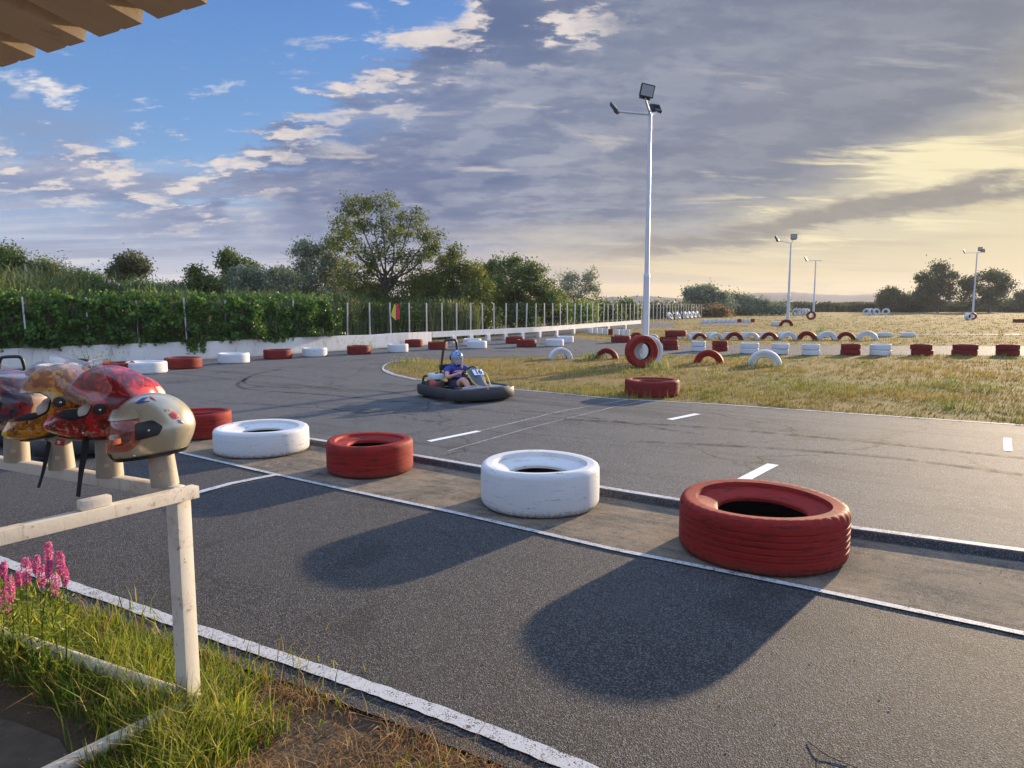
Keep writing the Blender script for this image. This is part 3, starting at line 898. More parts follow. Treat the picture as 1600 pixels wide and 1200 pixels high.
def leaf_cloud(cent, size, asp=.55, flat=0.0, tint=None, droop=None):
    """rhombic leaves at the points cent (n,3); size scalar or (n,)"""
    n = len(cent); cent = np.asarray(cent, float)
    size = np.broadcast_to(np.asarray(size, float), (n,)) * rng.uniform(.7, 1.3, n)
    a = rng.normal(size=(n, 3)); a[:, 2] *= (1-flat)
    if droop is not None: a[:, 2] -= droop
    a /= np.linalg.norm(a, axis=1)[:, None]
    b = rng.normal(size=(n, 3)); b -= (b*a).sum(1)[:, None]*a; b /= np.linalg.norm(b, axis=1)[:, None]
    s = size[:, None]
    v = np.stack([cent - a*s*.5, cent + b*s*asp*.5, cent + a*s*.5, cent - b*s*asp*.5], 1).reshape(-1, 3)
    q = np.arange(n*4).reshape(n, 4)
    t = np.repeat(rng.uniform(0, 1, n) if tint is None else tint, 4)
    return v, q, t


def blades(base, h, w, lean=.3, tint=None, dirs=None):
    """grass blades: three levels, two quads"""
    n = len(base); base = np.asarray(base, float)
    h = np.broadcast_to(np.asarray(h, float), (n,))[:, None]; w = np.broadcast_to(np.asarray(w, float), (n,))[:, None]
    ang = rng.uniform(0, 2*PI, n); d = np.stack([np.cos(ang), np.sin(ang), np.zeros(n)], 1)
    if dirs is not None: d = dirs
    sd = np.stack([-d[:, 1], d[:, 0], np.zeros(n)], 1)
    ang2 = rng.uniform(-1, 1, n); sd = sd*np.cos(ang2)[:, None] + d*np.sin(ang2)[:, None]
    ln = (rng.uniform(.1, 1, n)*lean)[:, None]
    up = np.array([0, 0, 1.])
    m1 = base + up*h*.5 + d*h*ln*.3
    m2 = base + up*h*(.95-.35*ln) + d*h*ln*1.0
    v = np.stack([base-sd*w*.5, base+sd*w*.5, m1+sd*w*.42, m1-sd*w*.42, m2+sd*w*.06, m2-sd*w*.06], 1).reshape(-1, 3)
    i = np.arange(n)[:, None]*6
    q = np.concatenate([i+np.array([[0, 1, 2, 3]]), i+np.array([[3, 2, 4, 5]])], 0)
    t = np.repeat(rng.uniform(0, 1, n) if tint is None else tint, 6)
    return v, q, t


def joinp(parts):
    V, Q, T_ = [], [], []; k = 0
    for v, q, t_ in parts: V.append(v); Q.append(q+k); T_.append(t_); k += len(v)
    return np.concatenate(V), np.concatenate(Q), np.concatenate(T_)


def blob_px(u, v, ru, rv, Y, dy):
    c = at(u, v, Y); return np.array([c.x, c.y+dy, c.z]), ru*Y/FPX, rv*Y/FPX


def tree(name, base_u, base_v, Y, blobs, lm, label, cat='tree', group=None, leaf=.12, nclus=10, nleaf=70, crad=.30, trunk_r=.10, depth=1.0, bare=0.0, stems=1, asp=.5, zb=None, dens=1.0, swell=1.0):
    b = at(base_u, base_v, Y); b.z = TZ if zb is None else zb
    r = empty(name, b, label=label, cat=cat, group=group)
    bm = bmesh.new(); parts = []
    loc = np.array(b)
    R_all = [blob_px(*bl, Y, 0) for bl in blobs]
    cmean = sum(c for c, _, _ in R_all)/len(R_all); spread = max(c[0] for c, _, _ in R_all) - min(c[0] for c, _, _ in R_all)
    fork = Vector((loc + (cmean-loc)*.42)); fork.x = b.x + (cmean[0]-b.x)*.5
    for s in range(stems):
        off = Vector((random.uniform(-.3, .3)*(stems > 1), random.uniform(-.3, .3)*(stems > 1), 0))
        top = Vector(cmean) + off*2
        path = smooth_path([off, (fork-b)*.5+off+Vector((random.uniform(-.06, .06), 0, 0)), fork-b+off, (fork-b+off).lerp(top-b, .6)], 4)
        tube(bm, path, [trunk_r*(1-.6*i/len(path)) for i in range(len(path))], 8)
    for c, rx, rz in R_all:
        dyy = random.uniform(-1, 1)*depth*spread*.28
        c = c + np.array([0, dyy, 0]); rx *= swell; rz *= swell; ry = (rx+rz)*.55*depth
        cb = Vector(c) - b
        st = (fork-b).lerp(Vector(cmean)-b, random.uniform(0, .5))
        if cb.length > st.length*.6:
            mid = st.lerp(cb, .5)+Vector((random.uniform(-.15, .15), random.uniform(-.15, .15), -.08*cb.length*.5))
            pth = smooth_path([st, mid, cb], 4)
            tube(bm, pth, [trunk_r*.48*(1-.75*i/len(pth)) for i in range(len(pth))], 6)
        nc = max(3, int(nclus*dens*(rx*rz)**.5/ (.6*crad/.3)))
        for k in range(nc):
            d = rng.normal(size=3); d /= np.linalg.norm(d); rad = rng.uniform(.35, 1.0)**.6
            cc = c + d*rad*np.array([rx, ry, rz])
            e = Vector(cc)-b
            if random.random() < .55:
                m2 = cb.lerp(e, .5)+Vector((0, 0, .05)); tube(bm, [cb.lerp(e, .0), m2, e], [trunk_r*.12, trunk_r*.09, .006], 4, cap=False)
            if random.random() < bare: continue
            n = int(nleaf*random.uniform(.5, 1.4)); cr = crad*random.uniform(.6, 1.35)
            pts = rng.normal(size=(n, 3))*np.array([cr*.58, cr*.58, cr*.46]) + (cc-loc)
            tv = np.clip(random.uniform(.15, .75) + rng.normal(size=n)*.18, 0, 1)
            parts.append(leaf_cloud(pts, leaf, asp, tint=tv))
    link('trunk', bm_mesh('trunk', bm, 60), M_bark, r)
    v, q, t_ = joinp(parts)
    me = np_mesh('crown', v, q, t_)
    link('crown', me, lm, r)
    return r


TG = 'trees beyond the fence'
tree('acacia_tree', 597, 520, 33, [(531, 350, 20, 15), (556, 324, 24, 12), (598, 325, 26, 13), (638, 340, 24, 13), (666, 366, 18, 11), (583, 352, 24, 12), (622, 372, 26, 12), (545, 382, 24, 15), (588, 400, 22, 14),
     (640, 402, 32, 12), (673, 388, 12, 9), (555, 428, 30, 20), (610, 440, 40, 18), (655, 436, 26, 16), (585, 465, 30, 18), (630, 470, 34, 16)], L_acacia, 'tallest tree, airy acacia with visible limbs, behind the fence left of the kart driver', group=TG,
     leaf=.115, nclus=25, nleaf=46, crad=.27, trunk_r=.13, bare=.06, swell=1.2)
tree('acacia_tree', 712, 518, 35, [(713, 398, 8, 10), (702, 412, 18, 12), (726, 422, 22, 15), (690, 436, 26, 17), (738, 446, 26, 18), (712, 464, 34, 18), (668, 470, 24, 18), (742, 478, 24, 14)], L_acacia, 'pointed green acacia right of the tallest tree, above the kart hoop', group=TG,
     leaf=.125, nclus=24, nleaf=70, crad=.30, trunk_r=.10, swell=1.2)
tree('dark_tree', 800, 512, 40, [(792, 414, 24, 9), (828, 426, 20, 12), (765, 424, 16, 12), (800, 440, 36, 16), (842, 448, 18, 14), (780, 466, 34, 16), (822, 472, 36, 14), (858, 470, 16, 12), (760, 482, 20, 14)], L_green, 'dense dark green tree with a rounded top, between the acacia and the thin willow', group=TG,
     leaf=.14, nclus=28, nleaf=90, crad=.36, trunk_r=.12, swell=1.15)
tree('willow_tree', 903, 497, 62, [(878, 444, 14, 14), (893, 436, 10, 10), (920, 430, 13, 11), (928, 446, 11, 13), (905, 456, 24, 11), (882, 466, 20, 10), (925, 468, 16, 10)], L_silver, 'thin grey green willow against the yellow sky, left of the tall lamp post', group=TG,
     leaf=.17, nclus=20, nleaf=46, crad=.40, trunk_r=.11, bare=.10, stems=3, swell=1.15)
tree('willow_tree', 490, 530, 33, [(478, 392, 17, 12), (503, 388, 19, 13), (488, 412, 30, 16), (516, 420, 18, 18), (470, 436, 24, 18), (505, 446, 28, 18), (470, 462, 24, 14)], L_silver, 'grey silver leaved willow touching the tallest tree on its left side', group=TG,
     leaf=.12, nclus=24, nleaf=90, crad=.32, trunk_r=.09, stems=2, bare=.05)
tree('silver_bush', 405, 530, 30, [(385, 430, 26, 13), (415, 436, 26, 14), (440, 432, 18, 12), (400, 456, 36, 14), (436, 462, 26, 14), (372, 448, 16, 14)], L_silver, 'broad silver green bush above the middle of the ivy hedge', 'bush', group=TG,
     leaf=.11, nclus=26, nleaf=90, crad=.30, trunk_r=.06, stems=3)
tree('leafy_tree', 366, 530, 34, [(360, 402, 13, 9), (350, 412, 8, 8), (378, 412, 11, 9), (386, 420, 10, 8), (368, 424, 16, 9)], L_green, 'small dark leafy tree rising over the silver bush', group=TG, leaf=.13, nclus=22, nleaf=80, crad=.28, trunk_r=.07)
tree('poplar_tree', 320, 535, 27, [(309, 428, 7, 9), (316, 440, 14, 12), (334, 446, 14, 11), (322, 458, 22, 12), (338, 466, 14, 10), (304, 466, 10, 10)], L_green, 'small bright leafed poplar over the ivy, left of the silver bush', group=TG,
     leaf=.11, nclus=30, nleaf=90, crad=.24, trunk_r=.05)
tree('dark_tree', 205, 540, 36, [(206, 408, 18, 9), (190, 417, 16, 8), (226, 416, 13, 8), (200, 428, 28, 9), (176, 428, 12, 7)], L_far, 'dark round topped tree behind the reeds on the left', group=TG, leaf=.15, nclus=26, nleaf=90, crad=.32, trunk_r=.1)
tree('leafy_bush', 12, 560, 24, [(8, 396, 16, 12), (24, 410, 20, 12), (-10, 410, 20, 16), (4, 430, 36, 16)], L_green, 'tall bush at the left picture edge above the ivy', 'bush', group=TG, leaf=.10, nclus=26, nleaf=90, crad=.26, trunk_r=.05, stems=2)
for (u, v, ru, rv, Y, lm, lab) in [(62, 428, 40, 22, 24, L_reed, 'feathery olive bush at the left, rising over the ivy'), (120, 440, 34, 18, 25, L_weed, 'light green bush left of the dark round topped tree'),
     (168, 456, 30, 12, 25, L_green, 'green bush just below the dark round topped tree'), (228, 452, 34, 14, 26, L_weed, 'bright green bush right below the dark round topped tree'), (275, 462, 26, 10, 27, L_reed, 'low olive bush left of the small poplar'),
     (470, 476, 30, 14, 28, L_weed, 'pale green bush over the right part of the ivy'), (530, 478, 26, 18, 29, L_reed, 'olive bush at the right end of the ivy hedge'), (350, 478, 30, 9, 27, L_weed, 'low light green bush right of the small poplar')]:
    tree('bush', u, v+30, Y, [(u-ru*.5, v+2, ru*.6, rv*.8), (u+ru*.45, v, ru*.6, rv*.8), (u, v-rv*.4, ru*.55, rv*.6), (u, v+rv*.9, ru*1.0, rv*.6)], lm, lab, 'bush', group='bushes behind the ivy', leaf=.10, nclus=26, nleaf=90, crad=.28, trunk_r=.04, stems=3, asp=.3)
for (u, v, ru, rv, Y, lm, lab) in [(445, 440, 26, 18, 36, L_silver, 'grey green tree filling the gap between the silver bush and the willow'), (566, 462, 30, 22, 37, L_green, 'dark tree low behind the trunk of the tallest tree'),
     (668, 452, 26, 22, 38, L_acacia, 'green tree filling the gap right of the tallest tree trunk'), (752, 440, 24, 18, 42, L_silver, 'grey tree between the pointed acacia and the dense dark tree'),
     (648, 480, 36, 18, 37, L_green, 'low dark tree behind the fence right of the flag'), (860, 468, 22, 14, 48, L_acacia, 'green tree sloping down from the dense dark tree to the thin willow'),
     (530, 430, 22, 22, 38, L_silver, 'silver tree showing between the willow and the tallest tree'), (700, 466, 30, 20, 40, L_green, 'dark tree low behind the pointed acacia'),
     (410, 462, 34, 18, 35, L_green, 'dark green tree low behind the silver bush'), (780, 462, 34, 20, 44, L_green, 'dark tree filling the foot of the dense dark tree'), (90, 446, 40, 16, 30, L_green, 'dark bush behind the feathery olive bush on the left'),
     (285, 456, 24, 12, 33, L_far, 'distant dark bush left behind the small poplar'), (355, 446, 22, 14, 36, L_silver, 'grey bush behind the small leafy tree')]:
    tree('bushy_tree', u, v+rv+22, Y, [(u-ru*.5, v, ru*.6, rv*.7), (u+ru*.5, v+2, ru*.6, rv*.7), (u+ru*.1, v-rv*.5, ru*.5, rv*.5), (u, v+rv*.8, ru*1.1, rv*.7)], lm, lab, group=TG, leaf=.0038*Y, nclus=24, nleaf=80, crad=.0095*Y, trunk_r=.07, swell=1.1)
# undergrowth below the trees, each bush its own
for i, (u, v, ru, rv, Y, lm, lab) in enumerate([
    (560, 488, 36, 22, 30.5, L_green, 'dark shrub at the end of the ivy behind the first bare posts'), (620, 496, 34, 18, 31.5, L_green, 'shrub below the tallest tree behind the flag'),
    (680, 492, 36, 18, 33, L_green, 'shrub below the pointed acacia'), (745, 494, 36, 16, 35, L_acacia, 'shrub behind the fence above the kart driver'),
    (808, 492, 34, 15, 38, L_green, 'shrub below the dense dark tree'), (862, 486, 26, 15, 42, L_green, 'shrub between the dark tree and the thin willow'),
    (905, 486, 26, 12, 52, L_weed, 'pale shrub below the thin willow'), (942, 488, 22, 10, 56, L_green, 'shrub behind the fence left of the lamp post'),
    (978, 484, 18, 11, 60, L_green, 'rounded shrub close to the tall lamp post, behind the fence'), (1028, 486, 22, 8, 78, L_far, 'shrub behind the fence right of the lamp post'),
    (1062, 488, 20, 7, 86, L_far, 'low shrub behind the last fence posts')]):
    tree('shrub', u, v+20, Y, [(u-ru*.45, v, ru*.6, rv*.8), (u+ru*.4, v+2, ru*.6, rv*.7), (u, v-rv*.3, ru*.6, rv*.6), (u, v+rv*.7, ru*.9, rv*.5)], lm, lab, 'shrub', group='shrubs behind the fence', leaf=.0042*Y, nclus=26, nleaf=80, crad=.011*Y, trunk_r=.04, stems=2)
FG = 'trees at the far edge of the field'
tree('round_bush', 1095, 493, 100, [(1086, 460, 17, 11), (1104, 458, 15, 10), (1120, 466, 20, 9), (1092, 474, 24, 12), (1118, 480, 24, 8)], L_silver, 'large round grey green bush right of the tall lamp post', 'bush', group=FG, leaf=.32, nclus=44, nleaf=120, crad=.8, trunk_r=.2, stems=2)
tree('round_bush', 1150, 493, 105, [(1140, 468, 18, 8), (1160, 472, 20, 8), (1184, 478, 20, 7), (1206, 483, 16, 5), (1150, 482, 34, 8)], L_silver, 'lower grey green bush sloping down to the right of the large round one', 'bush', group=FG, leaf=.32, nclus=44, nleaf=120, crad=.8, trunk_r=.16, stems=2)
tree('field_tree', 1465, 490, 140, [(1463, 421, 13, 8), (1452, 434, 16, 9), (1478, 434, 15, 9), (1462, 448, 28, 10), (1482, 452, 16, 9), (1462, 468, 32, 10), (1445, 458, 12, 8)], L_far, 'tall dark tree left of the right lamp post', group=FG, leaf=.42, nclus=26, nleaf=80, crad=.95, trunk_r=.3)
tree('field_tree', 1545, 490, 140, [(1515, 442, 14, 9), (1535, 432, 15, 7), (1560, 434, 17, 7), (1578, 446, 12, 7), (1530, 456, 28, 11), (1565, 458, 22, 11), (1545, 472, 42, 9)], L_far, 'wide dark tree behind the right lamp post', group=FG, leaf=.42, nclus=24, nleaf=75, crad=.95, trunk_r=.3, bare=.05)
tree('field_bush', 1393, 488, 145, [(1393, 460, 13, 7), (1384, 466, 11, 7), (1402, 466, 12, 7), (1394, 474, 22, 7)], L_far, 'small round dark bush rising from the far hedge', 'bush', group=FG, leaf=.42, nclus=40, nleaf=110, crad=.9, trunk_r=.2)
tree('field_bush', 1430, 488, 148, [(1425, 470, 14, 6), (1440, 474, 16, 7), (1420, 480, 20, 6)], L_far, 'dark bush between the round bush and the tall dark tree', 'bush', group=FG, leaf=.42, nclus=40, nleaf=110, crad=.9, trunk_r=.2)
tree('field_bush', 1590, 488, 150, [(1598, 464, 14, 6), (1620, 462, 18, 8), (1600, 476, 26, 8)], L_far, 'dark bush at the right picture edge on the horizon', 'bush', group=FG, leaf=.42, nclus=40, nleaf=110, crad=.9, trunk_r=.2)

# reed belt on the horizon (one mass) and reed bank behind the ivy
def reed_strip(name, pts, n, hf, w, depth, lm, label, lean=.25):
    P = np.array([[p[0], p[1]] for p in pts]); seg = np.linalg.norm(np.diff(P, axis=0), axis=1); cum = np.r_[0, seg.cumsum()]
    s = rng.uniform(0, cum[-1], n); x = np.interp(s, cum, P[:, 0]); y = np.interp(s, cum, P[:, 1]); f = s/cum[-1]
    dd = rng.uniform(0, depth, n)
    k = np.array([mnoise.noise(Vector((a*.35, b*.35, 0))) for a, b in zip(x, y)])
    h = hf(f)*(.80+.35*k)*rng.uniform(.7, 1.12, n)
    y = y+dd; bs = np.stack([x, y, np.full(n, TZ)], 1)
    tint = np.clip(.45+k*.6+rng.normal(size=n)*.2, 0, 1)
    parts = [blades(bs, h, w, lean, tint)]
    # side leaves on the stems
    m = n*2; idx = rng.integers(0, n, m); hh = rng.uniform(.35, 1.0, m)
    lb = bs[idx].copy(); lb[:, 2] += h[idx]*hh*.92
    parts.append(blades(lb, h[idx]*.16, w*1.2, 1.6, tint[idx]))
    v, q, t_ = joinp(parts)
    return link(name, np_mesh(name, v, q, t_), lm, label=label, cat='reeds', kind='stuff')


reed_strip('far_reeds', [(54*1.0, 150), (75, 150), (90, 152), (140, 150)], 26000, lambda f: 2.5+0*f, .30, 14, L_far, 'dark belt of reeds along the horizon behind the field', .2)
reed_strip('reed_bank', [(-17.5, 18.5), (-14.2, 20.5), (-11.4, 23), (-9.2, 26.0), (-7.2, 28.5), (-4.5, 31), (-1.5, 33)], 30000,
           lambda f: np.interp(f, [0, .1, .22, .35, .5, .65, .8, 1], [2.9, 3.0, 2.7, 2.4, 2.2, 2.4, 2.2, 2.0]), .035, 7, L_reed, 'bank of tall green reeds growing behind the ivy hedge')

# ------------------------------------------------------------------ white wall, fence, ivy
fpx = [(-260, 556), (0, 545), (160, 539), (320, 534), (480, 527), (640, 520), (678, 518), (840, 511), (960, 503), (1000, 500.5)]
fence_pts = [G(u, v, TZ+.5) for u, v in fpx] + [Vector((22.3, 82, 0))]
fence_u = [p[0] for p in fpx] + [1100]


def fence_at(u):
    r = ray(u, 500); 
    for a, b in zip(fence_pts, fence_pts[1:]):
        k = r.x/r.y; da = a.x-k*a.y; db = b.x-k*b.y
        if da*db <= 0 and da != db:
            s = da/(da-db); p = a.lerp(b, s); return Vector((p.x, p.y, TZ)), (b-a).normalized()
    return None, None


t = mat('whitewashed_wall'); p = t.pos(); x, y, z = t.sep(p)
n = t.noise(p, 1.6, 7, .7, .5); n2 = t.noise(t.vec(x*2, y*2, z*.6), 3, 6, .7); f = t.noise(p, 25, 5, .7)
c = t.mix(n, (.60, .57, .52, 1), (.82, .79, .74, 1)); c = t.mix(t.ss(.54, .72, n2)*.55, c, (.27, .23, .18, 1)); c = t.mix(t.ss(.66, .74, n*.6+f*.4)*.7, c, (.20, .18, .15, 1))
c = t.mix(t.ss(TZ+.12, TZ, z+f*.06)*.5, c, (.20, .16, .11, 1))
M_wall = setp(t, c, .9, 0, .2, t.bump(f+n, .015, .7))


def wall_run(bm, us, z0, z1, th):
    prev = None
    for u in us:
        p, d = fence_at(u)
        n_ = Vector((-d.y, d.x, 0)); n_ = n_ if n_.y > 0 else -n_
        j = mnoise.noise(p*.7)*.02
        cur = [bm.verts.new((p.x, p.y, z0)), bm.verts.new((p.x, p.y, z1+j)), bm.verts.new((p.x+n_.x*th, p.y+n_.y*th, z1+j)), bm.verts.new((p.x+n_.x*th, p.y+n_.y*th, z0))]
        if prev:
            for i in range(4): bm.faces.new((prev[i], cur[i], cur[(i+1) % 4], prev[(i+1) % 4]))
        else: bm.faces.new(cur)
        prev = cur
    bm.faces.new(prev[::-1])


bm = bmesh.new(); wall_run(bm, list(np.arange(-250, 672, 12))+[674], -.03, TZ+.5, .2)
link('low_wall', bm_mesh('low_wall', bm), M_wall, label='low whitewashed stained wall under the ivy hedge', cat='wall')
r = empty('concrete_beam', (0, 0, 0), label='thin white concrete beam on short feet under the bare fence posts', cat='wall')
bm = bmesh.new(); wall_run(bm, [676]+list(np.arange(690, 1004, 12)), TZ+.27, TZ+.495, .16)
link('beam', bm_mesh('beam', bm), M_wall, r)
for u in np.arange(706, 1000, 27):
    p, d = fence_at(u); bm = bmesh.new(); box(bm, (.22, .14, .30), (p.x+.05, p.y+.11, TZ+.125), (0, 0, math.atan2(d.y, d.x)))
    link('foot', bm_mesh('foot', bm), M_wall, r)

M_post = simple('white_fence_post', (.42, .42, .40), .7, var=.15, scale=4)
M_wire = simple('fence_wire', (.20, .20, .19), .5, .6)
post_u = [-60, 33, 130, 212, 285, 349, 405, 457, 503, 541, 577, 610, 639, 666, 690, 713, 735, 754, 772, 790, 807, 822, 837, 851, 864, 876, 887, 898, 908, 917.5, 926.5, 935, 943, 950.5, 958, 965, 972, 978.5, 985, 991, 997, 1003, 1009,
          1015, 1021, 1026.5, 1032, 1037, 1042, 1046.5, 1051, 1055.5, 1060, 1064, 1068, 1072, 1076, 1080, 1084, 1088, 1092, 1096]
fr = empty('wire_fence', (0, 0, 0), label='wire fence of many thin white posts running to the horizon', cat='fence')
bmw = bmesh.new(); tops = []
for u in post_u:
    p, d = fence_at(u)
    if p is None: continue
    hgt = 1.74 if u < 500 else 1.62
    lo = -.0 if u > 1003 else .49
    bm = bmesh.new(); w = .036 if u < 700 else .040
    box(bm, (w, w, hgt-lo), (0, 0, (hgt+lo)/2), bevel=.004)
    o = link('post', bm_mesh('post', bm, 30), M_post, fr); o.location = (p.x+(.10 if u < 300 and u != 212 else 0), p.y+(.0 if u < 300 and u != 212 else .10), TZ); o.rotation_euler = (random.uniform(-.02, .02), random.uniform(-.025, .025), math.atan2(d.y, d.x))
    tops.append((p, hgt))
for hz in (.62, .95, 1.3, 1.58):
    tube(bmw, [Vector((p.x, p.y+.08, TZ+hz)) for p, h_ in tops], .0018, 4, cap=False)
link('wire', bm_mesh('wire', bmw), M_wire, fr)

# ivy over the fence
def ivy():
    n = 46000; us = rng.uniform(-75, 531, n)
    pts = np.zeros((n, 3)); tint = np.zeros(n); keep = np.ones(n, bool)
    tab_u = np.arange(-80, 540, 4); tab = [fence_at(u) for u in tab_u]
    tx = np.interp(us, tab_u, [p.x for p, d in tab]); ty = np.interp(us, tab_u, [p.y for p, d in tab])
    for i in range(n):
        nx = mnoise.noise(Vector((tx[i]*1.1, ty[i]*1.1, 3.3))); nf = mnoise.noise(Vector((tx[i]*3.5, ty[i]*3.5, 1.7)))
        top = 1.60 + .22*nx + .20*nf - .03 + (.05 if us[i] < 200 else -.02)
        bot = .53 + .10*mnoise.noise(Vector((tx[i]*2.2, ty[i]*2.2, 9)))
        z = rng.uniform(bot, top+.06)
        th = .26 + .34*mnoise.noise(Vector((tx[i]*2.0, z*2.5, ty[i]*2)))
        off = rng.uniform(-1, .5)*max(.08, th)
        pts[i] = (tx[i]+off*-.55, ty[i]+.12+off*.8, TZ+z)
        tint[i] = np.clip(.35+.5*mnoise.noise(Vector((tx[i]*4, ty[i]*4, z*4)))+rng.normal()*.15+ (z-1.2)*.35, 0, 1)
        if us[i] > 515 and rng.random() < .5 + (z-1)*.4: keep[i] = False
        if mnoise.noise(Vector((tx[i]*3.1, ty[i]*3.1, z*3.4+7))) > .22 and off < .05: keep[i] = False
    pts = pts[keep]; tint = tint[keep]
    # hanging strands
    ex = []
    for _ in range(70):
        u = random.choice([random.uniform(290, 318), random.uniform(-60, 525), random.uniform(410, 450)]); p, d = fence_at(u); L = random.uniform(.05, .18) if not 290 < u < 318 else random.uniform(.15, .40)
        for k in range(int(L*90)): ex.append((p.x+random.gauss(0, .02), p.y-.03+random.gauss(0, .02), TZ+.55-random.random()**1.6*L))
    # tendrils over the top
    for _ in range(240):
        u = random.uniform(-70, 520); p, d = fence_at(u); L = random.uniform(.1, .3)
        for k in range(12): ex.append((p.x+random.gauss(0, .03), p.y+.1+random.gauss(0, .05), TZ+1.68+L*k/12))
    ex = np.array(ex)
    return joinp([leaf_cloud(pts, .098, .8, tint=tint), leaf_cloud(ex, .07, .8, tint=rng.uniform(.4, 1, len(ex)))])


for n_ in L_ivy.node_tree.nodes:
    if n_.type == 'BSDF_PRINCIPLED': n_.inputs['Roughness'].default_value = .5; n_.inputs['Specular IOR Level'].default_value = .35
v, q, t_ = ivy()
ir = empty('ivy_hedge', (0, 0, 0), label='dense green ivy hedge covering the fence above the white wall', cat='hedge')
link('foliage', np_mesh('foliage', v, q, t_), L_ivy, ir)
bm = bmesh.new()
for _ in range(120):
    u = random.uniform(-60, 525); p, d = fence_at(u); z0 = TZ+.5
    tube(bm, smooth_path([(p.x, p.y+.1, z0), (p.x+random.uniform(-.1, .1), p.y+.05, z0+.5), (p.x+random.uniform(-.3, .3), p.y+.1, z0+1.1)], 3), .009, 4, cap=False)
link('stem', bm_mesh('stem', bm), M_bark, ir)

# warning flag tied to the fence: yellow half and red half
M_fy = simple('yellow_flag_cloth', (.55, .50, .05), .8); M_fr = simple('red_flag_cloth', (.52, .03, .05), .8)
p, d = fence_at(618)
r = empty('fence_flag', (p.x, p.y-.05, TZ), label='small yellow and red pennant tied to the bare fence posts', cat='flag')
for nm, m_, pl in (('yellow_panel', M_fy, [(-.16, 1.16), (-.02, 1.58), (.03, 1.52), (.02, .98)]), ('red_panel', M_fr, [(.03, 1.60), (.12, 1.56), (.17, 1.30), (.15, 1.02), (.03, 1.0)])):
    bm = bmesh.new(); vs = [bm.verts.new((x_, random.uniform(-.02, .02), z_)) for x_, z_ in pl]; f = bm.faces.new(vs)
    e = bmesh.ops.extrude_face_region(bm, geom=[f]); bmesh.ops.translate(bm, verts=[v_ for v_ in e['geom'] if isinstance(v_, bmesh.types.BMVert)], vec=(0, .006, 0))
    link(nm, bm_mesh(nm, bm), m_, r)

# ------------------------------------------------------------------ hills
def hill_mat(name, a, b, s):
    t = mat(name); p = t.pos(); n = t.noise(p, s, 6, .6, .5)
    return setp(t, t.mix(n, a, b), .95, 0, .1)


M_hill = hill_mat('hill_land', (.035, .045, .060, 1), (.075, .075, .08, 1), .012)
def hills(name, prof, Y, depth):
    bm = bmesh.new(); rows = []
    us = np.linspace(prof[0][0], prof[-1][0], 90); vs_ = np.interp(us, [a for a, b in prof], [b for a, b in prof])
    for j, (fy, fz) in enumerate([(0, 0), (.25, .35), (.5, .7), (.75, .93), (1, 1), (1.6, .6), (2.2, 0)]):
        row = []
        for u, v in zip(us, vs_):
            top = at(u, v, Y+depth); yy = Y+depth*fy
            hh = max(0, top.z)*fz*(1+.10*mnoise.noise(Vector((u*.03, fy*3, 1)))*(0 < fz < 1)) + .06*top.z*mnoise.noise(Vector((u*.09, fy, 4)))*(fz > 0)
            row.append(bm.verts.new((top.x*(yy/(Y+depth)) if fy <= 1 else top.x, yy, max(-.5, hh))))
        rows.append(row)
    for a, b in zip(rows, rows[1:]):
        for i in range(len(us)-1): bm.faces.new((a[i], a[i+1], b[i+1], b[i]))
    link(name, bm_mesh(name, bm, 80), M_hill, kind='structure')


hills('hills', [(700, 474), (900, 474), (940, 467), (956, 463), (975, 465), (992, 462), (1020, 463), (1060, 466), (1120, 468), (1200, 472)], 560, 140)
hills('hills_beyond', [(1050, 472), (1100, 464), (1140, 460), (1180, 458), (1240, 456.5), (1290, 460), (1330, 461), (1380, 459), (1450, 462), (1560, 466), (1650, 470)], 850, 160)
# brown mound of dry weeds
tree('weed_mound', 1112, 494, 88, [(1098, 488, 14, 5), (1112, 484, 14, 6), (1126, 489, 16, 5), (1112, 491, 26, 4)], leaf_mat('dry_weed_leaves', (0.120, 0.085, 0.040), (0.210, 0.145, 0.070), (0.280, 0.200, 0.100)), 'reddish brown mound of dry weeds left of the round bush', 'weeds', leaf=.28, nclus=16, nleaf=90, crad=.7, trunk_r=.05)

# ------------------------------------------------------------------ solid tools: booleans and skinned bodies
def evaluated(o):
    dg = bpy.context.evaluated_depsgraph_get(); dg.update()
    return bpy.data.meshes.new_from_object(o.evaluated_get(dg), preserve_all_data_layers=True, depsgraph=dg)


def tmp(me):
    o = bpy.data.objects.new('tmp', me); C.objects.link(o); return o


def boolean(a, b, op):
    oa, ob = tmp(a), tmp(b)
    m = oa.modifiers.new('b', 'BOOLEAN'); m.operation = op; m.object = ob; m.solver = 'EXACT'
    me = evaluated(oa)
    for o in (oa, ob): bpy.data.objects.remove(o)
    return me


def prism_y(poly, y0, y1):
    """polygon in XZ swept along Y"""
    bm = bmesh.new()
    a = [bm.verts.new((x, y0, z)) for x, z in poly]; b = [bm.verts.new((x, y1, z)) for x, z in poly]
    bm.faces.new(a); bm.faces.new(b[::-1]); n = len(poly)
    for i in range(n): bm.faces.new((a[i], b[i], b[(i+1) % n], a[(i+1) % n]))
    return bm_mesh('cut', bm)


def prism_x(poly, x0, x1):
    bm = bmesh.new()
    a = [bm.verts.new((x0, y, z)) for y, z in poly]; b = [bm.verts.new((x1, y, z)) for y, z in poly]
    bm.faces.new(a); bm.faces.new(b[::-1]); n = len(poly)
    for i in range(n): bm.faces.new((a[i], b[i], b[(i+1) % n], a[(i+1) % n]))
    return bm_mesh('cut', bm)


